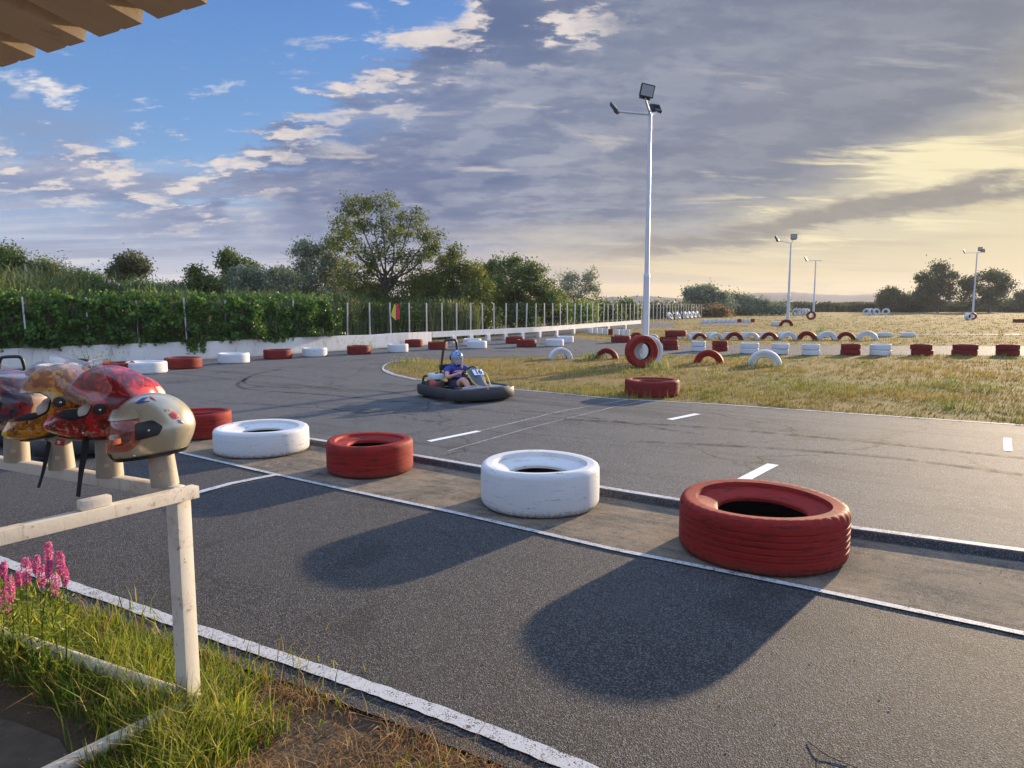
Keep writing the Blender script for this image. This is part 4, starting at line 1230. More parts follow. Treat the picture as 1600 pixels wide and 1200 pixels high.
def rounded(poly, r=.012, n=5):
    P = [Vector(p) for p in poly]; out = []
    for i, p in enumerate(P):
        a = (P[i-1]-p); b = (P[(i+1) % len(P)]-p); rr = min(r, a.length*.45, b.length*.45)
        pa, pb = p+a.normalized()*rr, p+b.normalized()*rr
        for k in range(n+1):
            t_ = k/n; q_ = pa*(1-t_)**2 + p*2*t_*(1-t_) + pb*t_**2; out.append((q_.x, q_.y))
    return out


def skin_mesh(pts, edges, radii, sub=2, root=0):
    me = bpy.data.meshes.new('sk'); me.from_pydata([tuple(p) for p in pts], edges, []); o = tmp(me)
    m = o.modifiers.new('s', 'SKIN'); m.use_smooth_shade = True
    for i, r_ in enumerate(radii):
        rr = r_ if isinstance(r_, tuple) else (r_, r_)
        me.skin_vertices[0].data[i].radius = rr; me.skin_vertices[0].data[i].use_root = (i == root)
    s = o.modifiers.new('d', 'SUBSURF'); s.levels = sub; s.render_levels = sub
    out = evaluated(o); bpy.data.objects.remove(o); smooth(out); return out


# ------------------------------------------------------------------ helmets
def helmet_surf(s, back=.150, chin=.040, nu=64, nv=40):
    bm = bmesh.new(); rows = []
    def f(th, ph):
        X_, Y_, Z_ = math.cos(th)*math.cos(ph), math.sin(th)*math.cos(ph), math.sin(ph)
        sgn = lambda v, e: math.copysign(abs(v)**e, v)
        sx = max(0, X_); dz = max(0, -Z_)
        x = (.142 if X_ > 0 else back)*X_ + chin*min(1, sx*1.4)*min(1, dz*1.8)
        y = .122*Y_*(1-.16*min(1, sx)*min(1, dz*1.6))
        z = (.136 if Z_ > 0 else .150)*Z_
        if X_ < 0 and Z_ < 0: x *= 1 - .18*dz
        c = Vector((0, 0, 0)); return Vector((x, y, z))*1.0
    for j in range(1, nv):
        ph = -PI/2 + PI*j/nv
        rows.append([bm.verts.new(f(2*PI*i/nu, ph)) for i in range(nu)])
    bot, top = bm.verts.new(f(0, -PI/2)), bm.verts.new(f(0, PI/2))
    for a, b in zip(rows, rows[1:]):
        for i in range(nu): bm.faces.new((a[i], a[(i+1) % nu], b[(i+1) % nu], b[i]))
    for i in range(nu):
        bm.faces.new((bot, rows[0][(i+1) % nu], rows[0][i])); bm.faces.new((top, rows[-1][i], rows[-1][(i+1) % nu]))
    bm.normal_update()
    for v in bm.verts: v.co += v.normal*s                     # offset, outward positive
    return bm_mesh('surf', bm)


def thick(s0, s1, **k): return boolean(helmet_surf(s1, **k), helmet_surf(s0, **k), 'DIFFERENCE')


def make_helmet(name, shell_m, pad_m, visor_m, dark_m, label, visor_open=0.0, back=.150, chin=.040, peak=True, stickers=(), mx=False):
    k = dict(back=back, chin=chin)
    r = empty(name, (0, 0, 0), label=label, cat='helmet', group='helmets on the rack')
    port = rounded([(.030, .020), (.055, .048), (.30, .044), (.30, -.062), (.085, -.060), (.045, -.035)], .016)
    zf = -.118
    if mx: port = rounded([(.020, .022), (.050, .054), (.30, .060), (.30, -.040), (.090, -.044), (.040, -.026)], .016); zf = -.150
    body = thick(-.014, 0, **k)
    body = boolean(body, prism_y(port, -.3, .3), 'DIFFERENCE')
    body = boolean(body, prism_y([(-.3, -.086), (.30, zf), (.30, -.4), (-.3, -.4)], -.3, .3), 'DIFFERENCE')
    smooth(body, 40); sh = link('shell', body, shell_m, r)
    pad = thick(-.034, -.0145, **k)
    pad = boolean(pad, prism_y(rounded([(.050, .012), (.075, .034), (.30, .030), (.30, -.050), (.100, -.048), (.065, -.028)] if not mx else [(.028, .020), (.056, .048), (.30, .053), (.30, -.034), (.094, -.038), (.048, -.022)], .01), -.3, .3), 'DIFFERENCE')
    pad = boolean(pad, prism_y([(-.3, -.080), (.30, -.112), (.30, -.4), (-.3, -.4)], -.3, .3), 'DIFFERENCE')
    smooth(pad, 40); link('padding', pad, pad_m, r)
    # lower rim
    rim = boolean(thick(-.016, .0035, **k), prism_y([(-.3, -.072), (.30, zf+.012), (.30, zf-.001), (-.3, -.087)], -.3, .3), 'INTERSECT')
    smooth(rim, 40); link('rim', rim, dark_m, r)
    # visor
    vis = boolean(thick(.0045, .0070, **k), prism_y(rounded([(.018, .020), (.030, .066), (.30, .058), (.30, -.070), (.075, -.068), (.030, -.038)], .016), -.3, .3), 'INTERSECT')
    smooth(vis, 40); vo = link('visor', vis, visor_m, r)
    piv = Vector((-.005, 0, .005))
    if visor_open:
        m_ = Matrix.Translation(piv) @ Matrix.Rotation(-R(visor_open), 4, 'Y') @ Matrix.Scale(1.06, 4) @ Matrix.Translation(-piv); vis.transform(m_)
    # side plates
    for sgn in (-1, 1):
        yr = (0, .3) if sgn > 0 else (-.3, 0)
        poly = rounded([(.040, .034), (-.020, .040), (-.052, .012), (-.034, -.018), (.046, -.030)], .010) if not visor_open else [(.0+.020*math.cos(a*PI/12), .005+.020*math.sin(a*PI/12)) for a in range(24)]
        pl = boolean(thick(.0075, .0115, **k), prism_y(poly, *yr), 'INTERSECT'); smooth(pl, 40)
        p_ = link('side_plate', pl, dark_m, r)
        bm = bmesh.new(); bmesh.ops.create_uvsphere(bm, u_segments=12, v_segments=8, radius=.0048, matrix=Matrix.Translation((-.004, sgn*.1345, .004)))
        link('screw', bm_mesh('screw', bm, 60), M_chrome, p_)
    # chin screw and vent
    vent = boolean(thick(.001, .004, **k), prism_x(rounded([(-.052, -.074), (.052, -.074), (.040, -.096), (-.040, -.096)], .008), .05, .4), 'INTERSECT')
    smooth(vent, 40)
    if not mx: link('vent', vent, dark_m, r)
    if peak:
        pk = boolean(thick(.001, .013, **k), prism_y(rounded([(.020, .052), (.040, .085), (.30, .085), (.30, .046), (.060, .050)], .012), -.3, .3), 'INTERSECT')
        smooth(pk, 40); link('brow', pk, shell_m, r)
    for poly, m_, side in stickers:
        st = boolean(thick(.0004, .0012, **k), prism_y(poly, *((0, .3) if side > 0 else (-.3, 0))), 'INTERSECT'); smooth(st, 50)
        link('sticker', st, m_, r)
    bm = bmesh.new(); bmesh.ops.create_uvsphere(bm, u_segments=12, v_segments=8, radius=.0042, matrix=Matrix.Translation((.055, .1205, -.082)))
    bmesh.ops.create_uvsphere(bm, u_segments=12, v_segments=8, radius=.0042, matrix=Matrix.Translation((.055, -.1205, -.082)))
    link('rivet', bm_mesh('rivet', bm, 60), M_chrome, r)
    return r


M_chrome = simple('bright_steel', (.75, .73, .68), .2, 1.0, var=.05)
t = mat('silver_helmet_paint'); p = t.obj(); n = t.noise(p, 14, 6, .65); fl = t.voro(p, 900, out=0)
sc = t.ss(.60, .70, t.noise(t.vmul(p, (1, 1, 3)), 26, 6, .75))
setp(t, t.mix(sc*.5, t.mix(n, (.46, .41, .29, 1), (.58, .52, .37, 1)), (.26, .24, .19, 1)), (n*.15+.22), .45, .5, Coat_Weight=.6, Coat_Roughness=.12); M_silver = t.m  # gold tone in the silver base stands in for a warm reflection
def splotch(name, base, second, light, third=(.02, .02, .022, 1)):
    t = mat(name); p = t.obj(); x, y, z = t.sep(p)
    w = t.vadd(p, t.vmul(t.noise(p, 9, 5, .6, col=True), (.05, .05, .05)))
    n = t.noise(w, 13, 6, .7, 1.2); n2 = t.noise(w, 30, 5, .75, .8); n3 = t.noise(p, 6, 3, .5, .6)
    c = t.mix(t.ss(.47, .51, n), base, second)
    c = t.mix(t.ss(.53, .56, n3), c, light)
    spots = t.ss(.50, .57, n2)*t.ss(-.045, -.085, z)*t.ss(.46, .55, t.noise(w, 60, 3, .7))
    c = t.mix(spots, c, (.62, .52, .38, 1))
    c = t.mix(t.ss(.58, .63, n2), c, third)
    return setp(t, c, .25, 0, .5, Coat_Weight=.7, Coat_Roughness=.08)


M_hred = splotch('red_pattern_helmet_paint', (.55, .012, .018, 1), (.16, .006, .010, 1), (.66, .06, .06, 1))
M_horange = splotch('orange_pattern_helmet_paint', (.74, .33, .015, 1), (.34, .10, .012, 1), (.85, .52, .03, 1))
M_hpurple = splotch('dark_red_pattern_helmet_paint', (.40, .02, .04, 1), (.06, .05, .10, 1), (.55, .40, .30, 1))
M_hred2 = splotch('red_white_pattern_helmet_paint', (.62, .012, .03, 1), (.50, .015, .03, 1), (.55, .50, .42, 1), (.22, .20, .17, 1))
M_pad_brown = simple('brown_helmet_lining', (.62, .26, .14), .85, var=.3, scale=40)
M_pad_black = simple('black_helmet_lining', (.018, .018, .020), .9, var=.3, scale=40)
M_foam = simple('white_cheek_foam', (.62, .58, .52), .9, var=.1, scale=20)
M_blackp = simple('black_plastic', (.018, .018, .020), .32, var=.2, scale=30)
def glassy(name, tint, op, rough=.06):
    t = mat(name); tr = t.new('ShaderNodeBsdfTransparent'); tr.inputs[0].default_value = (*tint, 1)
    gl = t.new('ShaderNodeBsdfGlossy'); gl.inputs[1].default_value = rough; gl.inputs[0].default_value = (.9, .9, .9, 1)
    df = t.new('ShaderNodeBsdfDiffuse'); df.inputs[0].default_value = (.62, .60, .60, 1)
    fr = t.new('ShaderNodeLayerWeight'); fr.inputs[0].default_value = .5
    m1 = t.new('ShaderNodeMixShader'); m2 = t.new('ShaderNodeMixShader')
    scr = t.ss(.5, .75, t.noise(t.vmul(t.obj(), (1, 1, 4)), 18, 6, .75))
    t.put(m1.inputs[0], scr*.14+op); t.l.new(tr.outputs[0], m1.inputs[1]); t.l.new(df.outputs[0], m1.inputs[2])
    t.put(m2.inputs[0], X(t, fr.outputs[1]).pow(3.0)*.55+.035); t.l.new(m1.outputs[0], m2.inputs[1]); t.l.new(gl.outputs[0], m2.inputs[2]); t.l.new(m2.outputs[0], t.out.inputs[0])
    t.n.remove(t.b)
    return t.m


M_visor = glassy('clear_scratched_visor', (.97, .96, .95), .06)
M_visor_red = glassy('red_tinted_visor', (.96, .72, .64), .05)

# ------------------------------------------------------------------ helmet rack
M_rack = None
t = mat('peeling_cream_paint'); p = t.obj(); n = t.noise(p, 5, 6, .7); f = t.noise(p, 40, 6, .75)
c = t.mix(n, (.62, .56, .46, 1), (.74, .69, .60, 1)); c = t.mix(t.ss(.57, .63, f*.6+n*.4), c, (.22, .12, .06, 1)); c = t.mix(t.ss(.50, .62, n)*.40, c, (.40, .31, .22, 1)); c = t.mix(t.ss(.60, .68, t.noise(t.vmul(p, (30, 30, 2)), 1.0, 5, .7))*.4, c, (.34, .25, .17, 1))
M_rack = setp(t, c, .55, 0, .4, t.bump(f, .002, .5))
M_stub = simple('weathered_pipe_paint', (.36, .31, .235), .6, var=.3, scale=12, bump=.4)
PC = G(300, 1114, 0.0)
ZT = at(300, 769, PC.y).z                       # centre height of the top rails
PC.z = 0
RA = G(0, 722, ZT); RB = G(0, 834, ZT); Pt = Vector((PC.x, PC.y, ZT))
dA = (RA-Pt).normalized(); dB = (RB-Pt).normalized()
rk = empty('helmet_rack', PC, label='cream painted steel rack carrying helmets, standing in the grass at the lot edge', cat='rack')
def L(p): return Vector(p)-Vector(PC)
hs = .046
bm = bmesh.new(); bar(bm, L(Pt - dA*.0 + dA*.0), L(Pt + dA*3.4), hs, hs, .002); link('rail', bm_mesh('rail', bm, 30), M_rack, rk)
bm = bmesh.new(); bar(bm, L(Pt - dB*.045 + Vector((0, 0, -.002))+dA*-.026), L(Pt + dB*1.5 + Vector((0, 0, -.002))+dA*-.026), hs, hs, .002); link('rail', bm_mesh('rail', bm, 30), M_rack, rk)
for i in range(0, 3):
    bm = bmesh.new(); base_ = Pt + dA*(1.6*i + .012); angp = math.atan2(dA.y, dA.x)
    box(bm, (.062, .062, ZT-.02+.15), (base_.x-PC.x, base_.y-PC.y, (ZT-.02-.15)/2), (0, 0, angp), .0025)
    link('leg', bm_mesh('leg', bm, 30), M_rack, rk)
for a_, b_, w_ in [(Vector((PC.x, PC.y, .06)) - dA*.05 + dB*.0, Vector((PC.x, PC.y, .06)) + dA*3.4, .027), (Vector((PC.x, PC.y, .045)) + dB*.03, Vector((PC.x, PC.y, .045)) + dB*1.6, .027)]:
    bm = bmesh.new(); N = (b_-a_).length
    prof_pts = [a_, b_]; rings = tube(bm, [L(a_), L(b_)], w_, 20, cap=False); tube(bm, [L(a_), L(b_)], w_*.86, 20, cap=False)
    link('lower_pipe', bm_mesh('lower_pipe', bm, 60, recalc=False), M_rack, rk)
bm = bmesh.new(); ou = Vector((0, 0, hs/2+.016))+dA*-.02
bar(bm, L(Pt+dB*.27+ou), L(Pt+dB*.37+ou), .036, .034, .004); link('end_stub', bm_mesh('end_stub', bm, 30), M_rack, rk)
stubs = []
for i, (u, vb, lean) in enumerate([(258, 752, -.02), (172, 742, .0), (97, 732, -.01), (27, 722, .01), (-45, 716, .0)]):
    r_ = ray(u, vb); k = r_.x/r_.y; s_ = (k*Pt.y - Pt.x)/(dA.x - k*dA.y); P0 = Pt + dA*s_; P0.z = ZT+hs/2-.004
    top = P0 + Vector((lean, 0, .22))
    bm = bmesh.new(); tube(bm, [L(P0), L(top)], [.050, .044], 28, cap=True)
    so_ = link('pipe_stub', bm_mesh('pipe_stub', bm, 50), M_stub, rk)
    side = Vector((.35, -.93, 0)); bp = L(P0)+side*.052+Vector((lean*.2, 0, .055))
    bm = bmesh.new(); tube(bm, [bp-side*.008, bp+side*.006], .010, 10); link('bolt', bm_mesh('bolt', bm, 50), M_chrome, so_)
    stubs.append(P0)
    if i == 3:
        cu = bpy.data.curves.new('mark', 'FONT'); cu.body = 'M'; cu.size = .055; cu.extrude = .0006; o_ = tmp(cu); me = evaluated(o_); bpy.data.objects.remove(o_)
        fd = Vector((-P0.x, -P0.y, 0)).normalized(); yw = math.atan2(fd.x, -fd.y)
        me.transform(Matrix.Translation(L(P0)+fd*.0515+Vector((-.024, 0, .045))) @ Matrix.Rotation(yw*1.0, 4, 'Z') @ Matrix.Rotation(PI/2, 4, 'X'))
        link('letter', me, M_blackp, so_)

M_stk_r = simple('red_sticker', (.50, .04, .05), .4); M_stk_b = simple('blue_sticker', (.05, .06, .22), .4); M_stk_t = simple('teal_sticker', (.10, .30, .42), .4)
M_stk_y = simple('ochre_sticker', (.50, .36, .12), .5)
hl_ = []
def place(h, u, v, Y, yaw, pitch, roll=0, sc=1.0):
    c_ = at(u, v, Y); h.location = c_
    h.rotation_euler = (Matrix.Rotation(R(yaw), 4, 'Z') @ Matrix.Rotation(R(pitch), 4, 'Y') @ Matrix.Rotation(R(roll), 4, 'X')).to_euler(); h.scale = (sc,)*3
    return h


S1 = 1  # the side turned to the viewer is +Y (the wearer's left)
bird = [((-.070, .052), (-.085, .060), (-.098, .050), (-.105, .035), (-.092, .030), (-.080, .036)), ((-.098, .028), (-.112, .022), (-.118, .010), (-.108, .012), (-.100, .018))]
stk = [(bird[0], M_stk_r, 1), (bird[1], M_stk_b, 1), ([(-.085, .044), (-.096, .046), (-.100, .040), (-.090, .038)], M_stk_t, 1),
       ([(.040, .105), (.015, .122), (-.005, .122), (.012, .112), (-.012, .108), (.020, .102)], M_stk_b, 1), ([(-.008, .126), (-.022, .118), (-.034, .106), (-.022, .110), (-.010, .117)], M_stk_r, 1),
       ([(-.060, .075), (-.068, .070), (-.064, .062), (-.056, .068)], M_stk_y, 1), ([(-.075, .074), (-.083, .066), (-.078, .062), (-.071, .068)], M_stk_y, 1)]
h1 = make_helmet('crash_helmet', M_silver, M_pad_brown, M_visor_red, M_blackp, 'silver full face helmet with closed visor, on the pipe at the rack corner', stickers=stk)
place(h1, 239, 669, stubs[0].y, -160, 4, 4, 1.0)
h2 = make_helmet('crash_helmet', M_hred, M_pad_black, M_visor, M_blackp, 'red patterned helmet with raised clear visor, next to the silver helmet', visor_open=60, back=.165, chin=.100, peak=False, mx=True)
place(h2, 172, 629, stubs[1].y+.00, -165, -3, -5, 1.10)
h3 = make_helmet('crash_helmet', M_horange, M_pad_black, M_visor, M_blackp, 'yellow and orange patterned helmet with raised visor, behind the red one', visor_open=52, back=.165, chin=.100, peak=False, mx=True)
place(h3, 98, 624, stubs[2].y+.02, -152, 9, 0, 1.10)
h4 = make_helmet('crash_helmet', M_hpurple, M_foam, M_visor, M_blackp, 'dark red helmet with white lining at the left picture edge', visor_open=55, back=.160, chin=.08, peak=False, mx=True)
place(h4, 12, 628, stubs[3].y+.05, -162, 0, 0, 1.08)
h5 = make_helmet('crash_helmet', M_hred2, M_pad_black, M_visor, M_blackp, 'bright red and grey helmet peeking out behind the silver and red ones', visor_open=0, back=.175, chin=.06, peak=True)
place(h5, 200, 628, stubs[1].y+.30, -172, 4, 0, .92)
# cheek pads showing in the open port of the red helmet
for h_, s_ in ((h2, 1), (h4, 1), (h3, 1)):
    for sg in (-1, 1):
        bm = bmesh.new(); bmesh.ops.create_uvsphere(bm, u_segments=20, v_segments=14, radius=1, matrix=Matrix.Translation((.050, sg*.074, -.020)) @ Matrix.Diagonal((.034, .022, .030, 1)))
        link('cheek_pad', bm_mesh('cheek_pad', bm, 80), M_foam, h_)
M_web = simple('black_webbing', (.012, .012, .014), .8, var=.3, scale=60)
M_buckle = simple('red_buckle', (.42, .03, .03), .4)


def strap(parent, pts, w=.020):
    """hanging chin strap, world points"""
    inv = Matrix.LocRotScale(parent.location, parent.rotation_euler, parent.scale).inverted()
    P = smooth_path([Vector(p) for p in pts], 5); bm = bmesh.new(); prev = None
    for i, p_ in enumerate(P):
        a = .5*math.sin(i*.35); s = Vector((math.cos(a), math.sin(a)*.6-.2, 0)).normalized()*w/2; n_ = Vector((-s.y, s.x, 0)).normalized()*.0012
        cur = [bm.verts.new(p_+s+n_), bm.verts.new(p_-s+n_), bm.verts.new(p_-s-n_), bm.verts.new(p_+s-n_)]
        if prev:
            for k in range(4): bm.faces.new((prev[k], cur[k], cur[(k+1) % 4], prev[(k+1) % 4]))
        prev = cur
    bm.transform(inv); return link('strap', bm_mesh('strap', bm, 50), M_web, parent)


Y2, Y3 = stubs[1].y-.08, stubs[2].y-.06
strap(h2, [at(134, 668, Y2+.03), at(133, 700, Y2), at(127, 735, Y2), at(122, 776, Y2)], .026)
strap(h3, [at(78, 680, Y3+.03), at(74, 705, Y3), at(68, 735, Y3), at(60, 762, Y3)], .018)
for h_, u, v, Yk in ((h2, 146, 680, Y2), (h3, 94, 691, Y3)):
    inv = Matrix.LocRotScale(h_.location, h_.rotation_euler, h_.scale).inverted(); c_ = at(u, v, Yk)
    bm = bmesh.new(); box(bm, (.034, .010, .026), c_, (0, .2, .3), .003); bm.transform(inv); bk = link('buckle', bm_mesh('buckle', bm, 40), M_buckle, h_)
    bm = bmesh.new(); box(bm, (.012, .004, .014), c_+Vector((0, -.0075, 0)), (0, .2, .3), .001); bm.transform(inv); link('clip', bm_mesh('clip', bm), M_chrome, bk)

# ------------------------------------------------------------------ corrugated roof over the viewer
t = mat('roof_sheet_underside'); p = t.pos(); n = t.noise(p, 3, 6, .7); f = t.noise(p, 60, 5, .7)
c = t.mix(n, (.58, .44, .28, 1), (.74, .59, .40, 1)); c = t.mix(t.ss(.56, .72, n)*.5, c, (.17, .14, .09, 1)); c = t.mix(t.ss(.66, .72, f)*.5, c, (.10, .07, .05, 1))  # off-white sheet coloured tan for its look in shade and ground bounce
M_roof = setp(t, c, .6, 0, .4, t.bump(f, .002, .4))
ZR = 2.5
e1, e2 = G(0, 106, ZR), G(336, 2, ZR); ed = (e2-e1).normalized(); bk = Vector((ed.y, -ed.x, 0)); bk = bk if bk.y < 0 else -bk
pa, pb = G(75, 83, ZR), G(256, 33, ZR)
pitch = ((pb-pa).dot(ed))/2; s0 = (pa-e1).dot(ed)
prof = []
for k in range(-26, 22):
    b0 = s0 + k*pitch
    prof += [(b0, 0), (b0+pitch*.34, 0), (b0+pitch*.37, .004), (b0+pitch*.41, .004), (b0+pitch*.44, 0), (b0+pitch*.74, 0), (b0+pitch*.78, .042), (b0+pitch*.90, .042)]
bm = bmesh.new(); rows = []
for j, (dd, up) in enumerate([(0, 0), (1.2, .21), (2.6, .455), (4.2, .735)]):
    rows.append([(bm.verts.new(e1 + ed*s_ + bk*dd + Vector((0, 0, z_+up))), bm.verts.new(e1 + ed*s_ + bk*dd + Vector((0, 0, z_+up+.0016)))) for s_, z_ in prof])
for a, b in zip(rows, rows[1:]):
    for i in range(len(prof)-1):
        bm.faces.new((a[i][0], a[i+1][0], b[i+1][0], b[i][0])); bm.faces.new((a[i][1], b[i][1], b[i+1][1], a[i+1][1]))
for r0 in (rows[0], rows[-1]):
    for i in range(len(prof)-1): bm.faces.new((r0[i][0], r0[i][1], r0[i+1][1], r0[i+1][0]))
rr = empty('shelter_roof', (0, 0, 0), label='brownish underside of a corrugated metal shelter roof at the top left', cat='roof')
link('corrugated_sheet', bm_mesh('corrugated_sheet', bm), M_roof, rr)
bm = bmesh.new()
c0 = e1 + bk*3.6 + Vector((0, 0, .57)); bar(bm, c0-ed*4.2, c0+ed*4.0, .08, .10)
link('purlin', bm_mesh('purlin', bm), M_roof, rr)
bm = bmesh.new()
for k_ in (-3.0, 4.2):
    q_ = c0+ed*k_; bar(bm, (q_.x, q_.y, 0), (q_.x, q_.y, c0.z-.05), .08, .08)
link('support_post', bm_mesh('support_post', bm), M_rack, rr)

# ------------------------------------------------------------------ karts
M_kblack = simple('scuffed_black_plastic', (.015, .015, .017), .6, var=.5, scale=9, bump=.3)
M_kgrey = simple('worn_bumper_plastic', (.020, .020, .021), .60, var=.5, scale=7, bump=.3)
M_kpanel = simple('grey_fairing', (.20, .205, .23), .4, var=.2, scale=10)
M_kwhite = simple('white_number_plate', (.72, .75, .82), .4, var=.06, scale=10)
M_kframe = simple('black_frame_tube', (.015, .015, .016), .4, .2, var=.2)
M_kengine = simple('engine_metal', (.16, .10, .09), .45, .5, var=.5, scale=30)
M_kred = simple('red_engine_cowl', (.34, .05, .03), .4, var=.3, scale=20)
M_ktank = simple('white_fuel_tank', (.50, .58, .60), .4, var=.1, scale=12)
M_kyel = simple('yellow_trim', (.50, .42, .06), .5, var=.2, scale=20)
M_num = simple('black_numeral', (.01, .01, .012), .5)


def kart(label, loc, yaw, full=True, number='16', panel=M_kpanel):
    r = empty('go_kart', loc, yaw, label=label, cat='go-kart', group='rental go-karts')
    def part(nm, bm, m_, ang=35, par=None): return link(nm, bm_mesh(nm, bm, ang), m_, par or r)
    # bumpers: vertical plastic skins with thickness
    def skin(path, z0, z1, th, nm, m_, lean=0.0):
        P = smooth_path([Vector((x, y, 0)) for x, y in path], 6); bm = bmesh.new(); prev = None
        for i, p in enumerate(P):
            t_ = (P[min(i+1, len(P)-1)]-P[max(i-1, 0)]).normalized(); n_ = Vector((t_.y, -t_.x, 0))
            prof = [(-.006, z0), (.006, z0+.012), (.010, (z0+z1)/2), (.006, z1-.012), (-.006, z1), (-.05, z1-.004), (-.05, z1-.02), (-th, (z0+z1)/2), (-th*.5, z0)]
            cur = [bm.verts.new((p.x+n_.x*(a+lean*(z-z0)), p.y+n_.y*(a+lean*(z-z0)), z)) for a, z in prof]
            if prev:
                for k in range(len(prof)): bm.faces.new((prev[k], cur[k], cur[(k+1) % len(prof)], prev[(k+1) % len(prof)]))
            else: bm.faces.new(cur)
            prev = cur
        bm.faces.new(prev[::-1]); return part(nm, bm, m_, 50)
    skin([(.36, -.585), (.52, -.585), (.66, -.50), (.745, -.28), (.765, 0), (.745, .28), (.66, .50), (.52, .585), (.36, .585)], .045, .220, .03, 'front_bumper', M_kgrey)
    for sg in (-1, 1):
        pth = [(-.62, .575*sg), (-.50, .60*sg), (-.1, .605*sg), (.24, .60*sg), (.34, .575*sg)]
        skin(pth if sg < 0 else pth[::-1], .045, .215, .03, 'side_pod', M_kblack)
        bm = bmesh.new(); vs = [(-.50, .56*sg, .205), (.28, .56*sg, .205), (.24, .40*sg, .185), (-.46, .40*sg, .185)]
        a = [bm.verts.new(v) for v in vs]; b_ = [bm.verts.new((x, y, z-.02)) for x, y, z in vs]
        bm.faces.new(a); bm.faces.new(b_[::-1])
        for i in range(4): bm.faces.new((a[i], b_[i], b_[(i+1) % 4], a[(i+1) % 4]))
        part('pod_cover', bm, M_kblack)
    skin([(-.66, .56), (-.76, .45), (-.79, 0), (-.76, -.45), (-.66, -.56)][::1], .06, .20, .03, 'rear_bumper', M_kblack)
    bm = bmesh.new()
    for sg in (-1, 1):
        tube(bm, smooth_path([(-.70, .34*sg, .10), (-.2, .33*sg, .07), (.3, .30*sg, .07), (.62, .22*sg, .09)], 4), .016, 8)
        tube(bm, [(.50, .24*sg, .09), (.50, .50*sg, .10)], .014, 8)
    for x in (-.68, -.25, .15, .60): tube(bm, [(x, -.34 if x < .5 else -.22, .09), (x, .34 if x < .5 else .22, .09)], .015, 8)
    box(bm, (.85, .50, .008), (.18, 0, .055))
    tube(bm, [(-.50, -.52, .13), (-.50, .52, .13)], .018, 8)
    part('frame', bm, M_kframe)
    # nose deck with light grey wings
    bm = bmesh.new()
    pl = [(.40, -.53, .20), (.56, -.52, .215), (.67, -.40, .235), (.72, -.2, .245), (.74, 0, .25), (.72, .2, .245), (.67, .40, .235), (.56, .52, .215), (.40, .53, .20), (.44, .20, .25), (.46, 0, .27), (.44, -.20, .25)]
    a = [bm.verts.new(v) for v in pl]; bm.faces.new(a); e = bmesh.ops.extrude_face_region(bm, geom=bm.faces[:]); bmesh.ops.translate(bm, verts=[v for v in e['geom'] if isinstance(v, bmesh.types.BMVert)], vec=(0, 0, -.02))
    part('nose_deck', bm, M_kpanel)
    # wheels
    for x, yy, rr, w_ in ((.50, .44, .125, .11), (.50, -.44, .125, .11), (-.50, .44, .135, .17), (-.50, -.44, .135, .17)):
        bm = bmesh.new(); lathe(bm, [(rr*.5, -w_/2), (rr*.92, -w_/2), (rr, -w_*.38), (rr, w_*.38), (rr*.92, w_/2), (rr*.5, w_/2)], 28)
        bm.transform(Matrix.Translation((x, yy, rr)) @ Matrix.Rotation(PI/2, 4, 'X')); wh = part('wheel', bm, M_rubber, 40)
        bm = bmesh.new(); lathe(bm, [(.02, -w_*.3), (rr*.5, -w_*.42), (rr*.5, w_*.42), (.02, w_*.3)], 20)
        bm.transform(Matrix.Translation((x, yy, rr)) @ Matrix.Rotation(PI/2, 4, 'X')); part('rim', bm, M_chrome, 40, wh)
    # seat shell
    bm = bmesh.new(); rows = []
    for i, (x, z, w_, h_) in enumerate([(.06, .12, .15, .03), (-.02, .085, .17, .06), (-.16, .075, .18, .10), (-.28, .10, .185, .14), (-.36, .22, .185, .12), (-.41, .36, .18, .09), (-.45, .48, .155, .05), (-.46, .52, .10, .02)]):
        row = []
        for k in range(9):
            a_ = -1+k/4; y = w_*a_; up = h_*abs(a_)**2.5
            row.append(bm.verts.new((x+ (up*.8 if z > .2 else 0), y, z+(up if z <= .2 else up*.1))))
        rows.append(row)
    for a, b_ in zip(rows, rows[1:]):
        for k in range(8): bm.faces.new((a[k], a[k+1], b_[k+1], b_[k]))
    e = bmesh.ops.solidify(bm, geom=bm.faces[:], thickness=.014); part('seat', bm, M_kblack, 60)
    # roll hoop behind the seat, with the crosswise pads
    bm = bmesh.new()
    tube(bm, smooth_path([(-.52, -.20, .30), (-.52, -.165, .55), (-.50, -.125, .86), (-.50, -.105, .925), (-.50, -.07, .945), (-.50, .07, .945), (-.50, .105, .925), (-.50, .125, .86), (-.52, .165, .55), (-.52, .20, .30)], 5), .021, 10)
    tube(bm, [(-.52, -.30, .33), (-.52, .30, .33)], .02, 8)
    for sg in (-1, 1):
        tube(bm, smooth_path([(-.52, .30*sg, .33), (-.66, .42*sg, .33), (-.70, .44*sg, .20)], 4), .02, 8)
        tube(bm, [(-.52, .20*sg, .32), (-.52, .24*sg, .10)], .02, 8)
    part('roll_hoop', bm, M_kframe, 50)
    bm = bmesh.new(); box(bm, (.05, .42, .10), (-.52, 0, .48), bevel=.02); box(bm, (.05, .62, .06), (-.53, 0, .36), bevel=.02); part('backrest_pad', bm, M_kblack)
    # engine on the right, tank on top
    bm = bmesh.new(); box(bm, (.26, .20, .16), (-.40, -.36, .20), bevel=.02)
    for k in range(6): box(bm, (.015, .22, .13), (-.50+.04*k, -.36, .21))
    tube(bm, smooth_path([(-.30, -.42, .2), (-.55, -.48, .2), (-.72, -.44, .18)], 4), .026, 10); part('engine', bm, M_kengine)
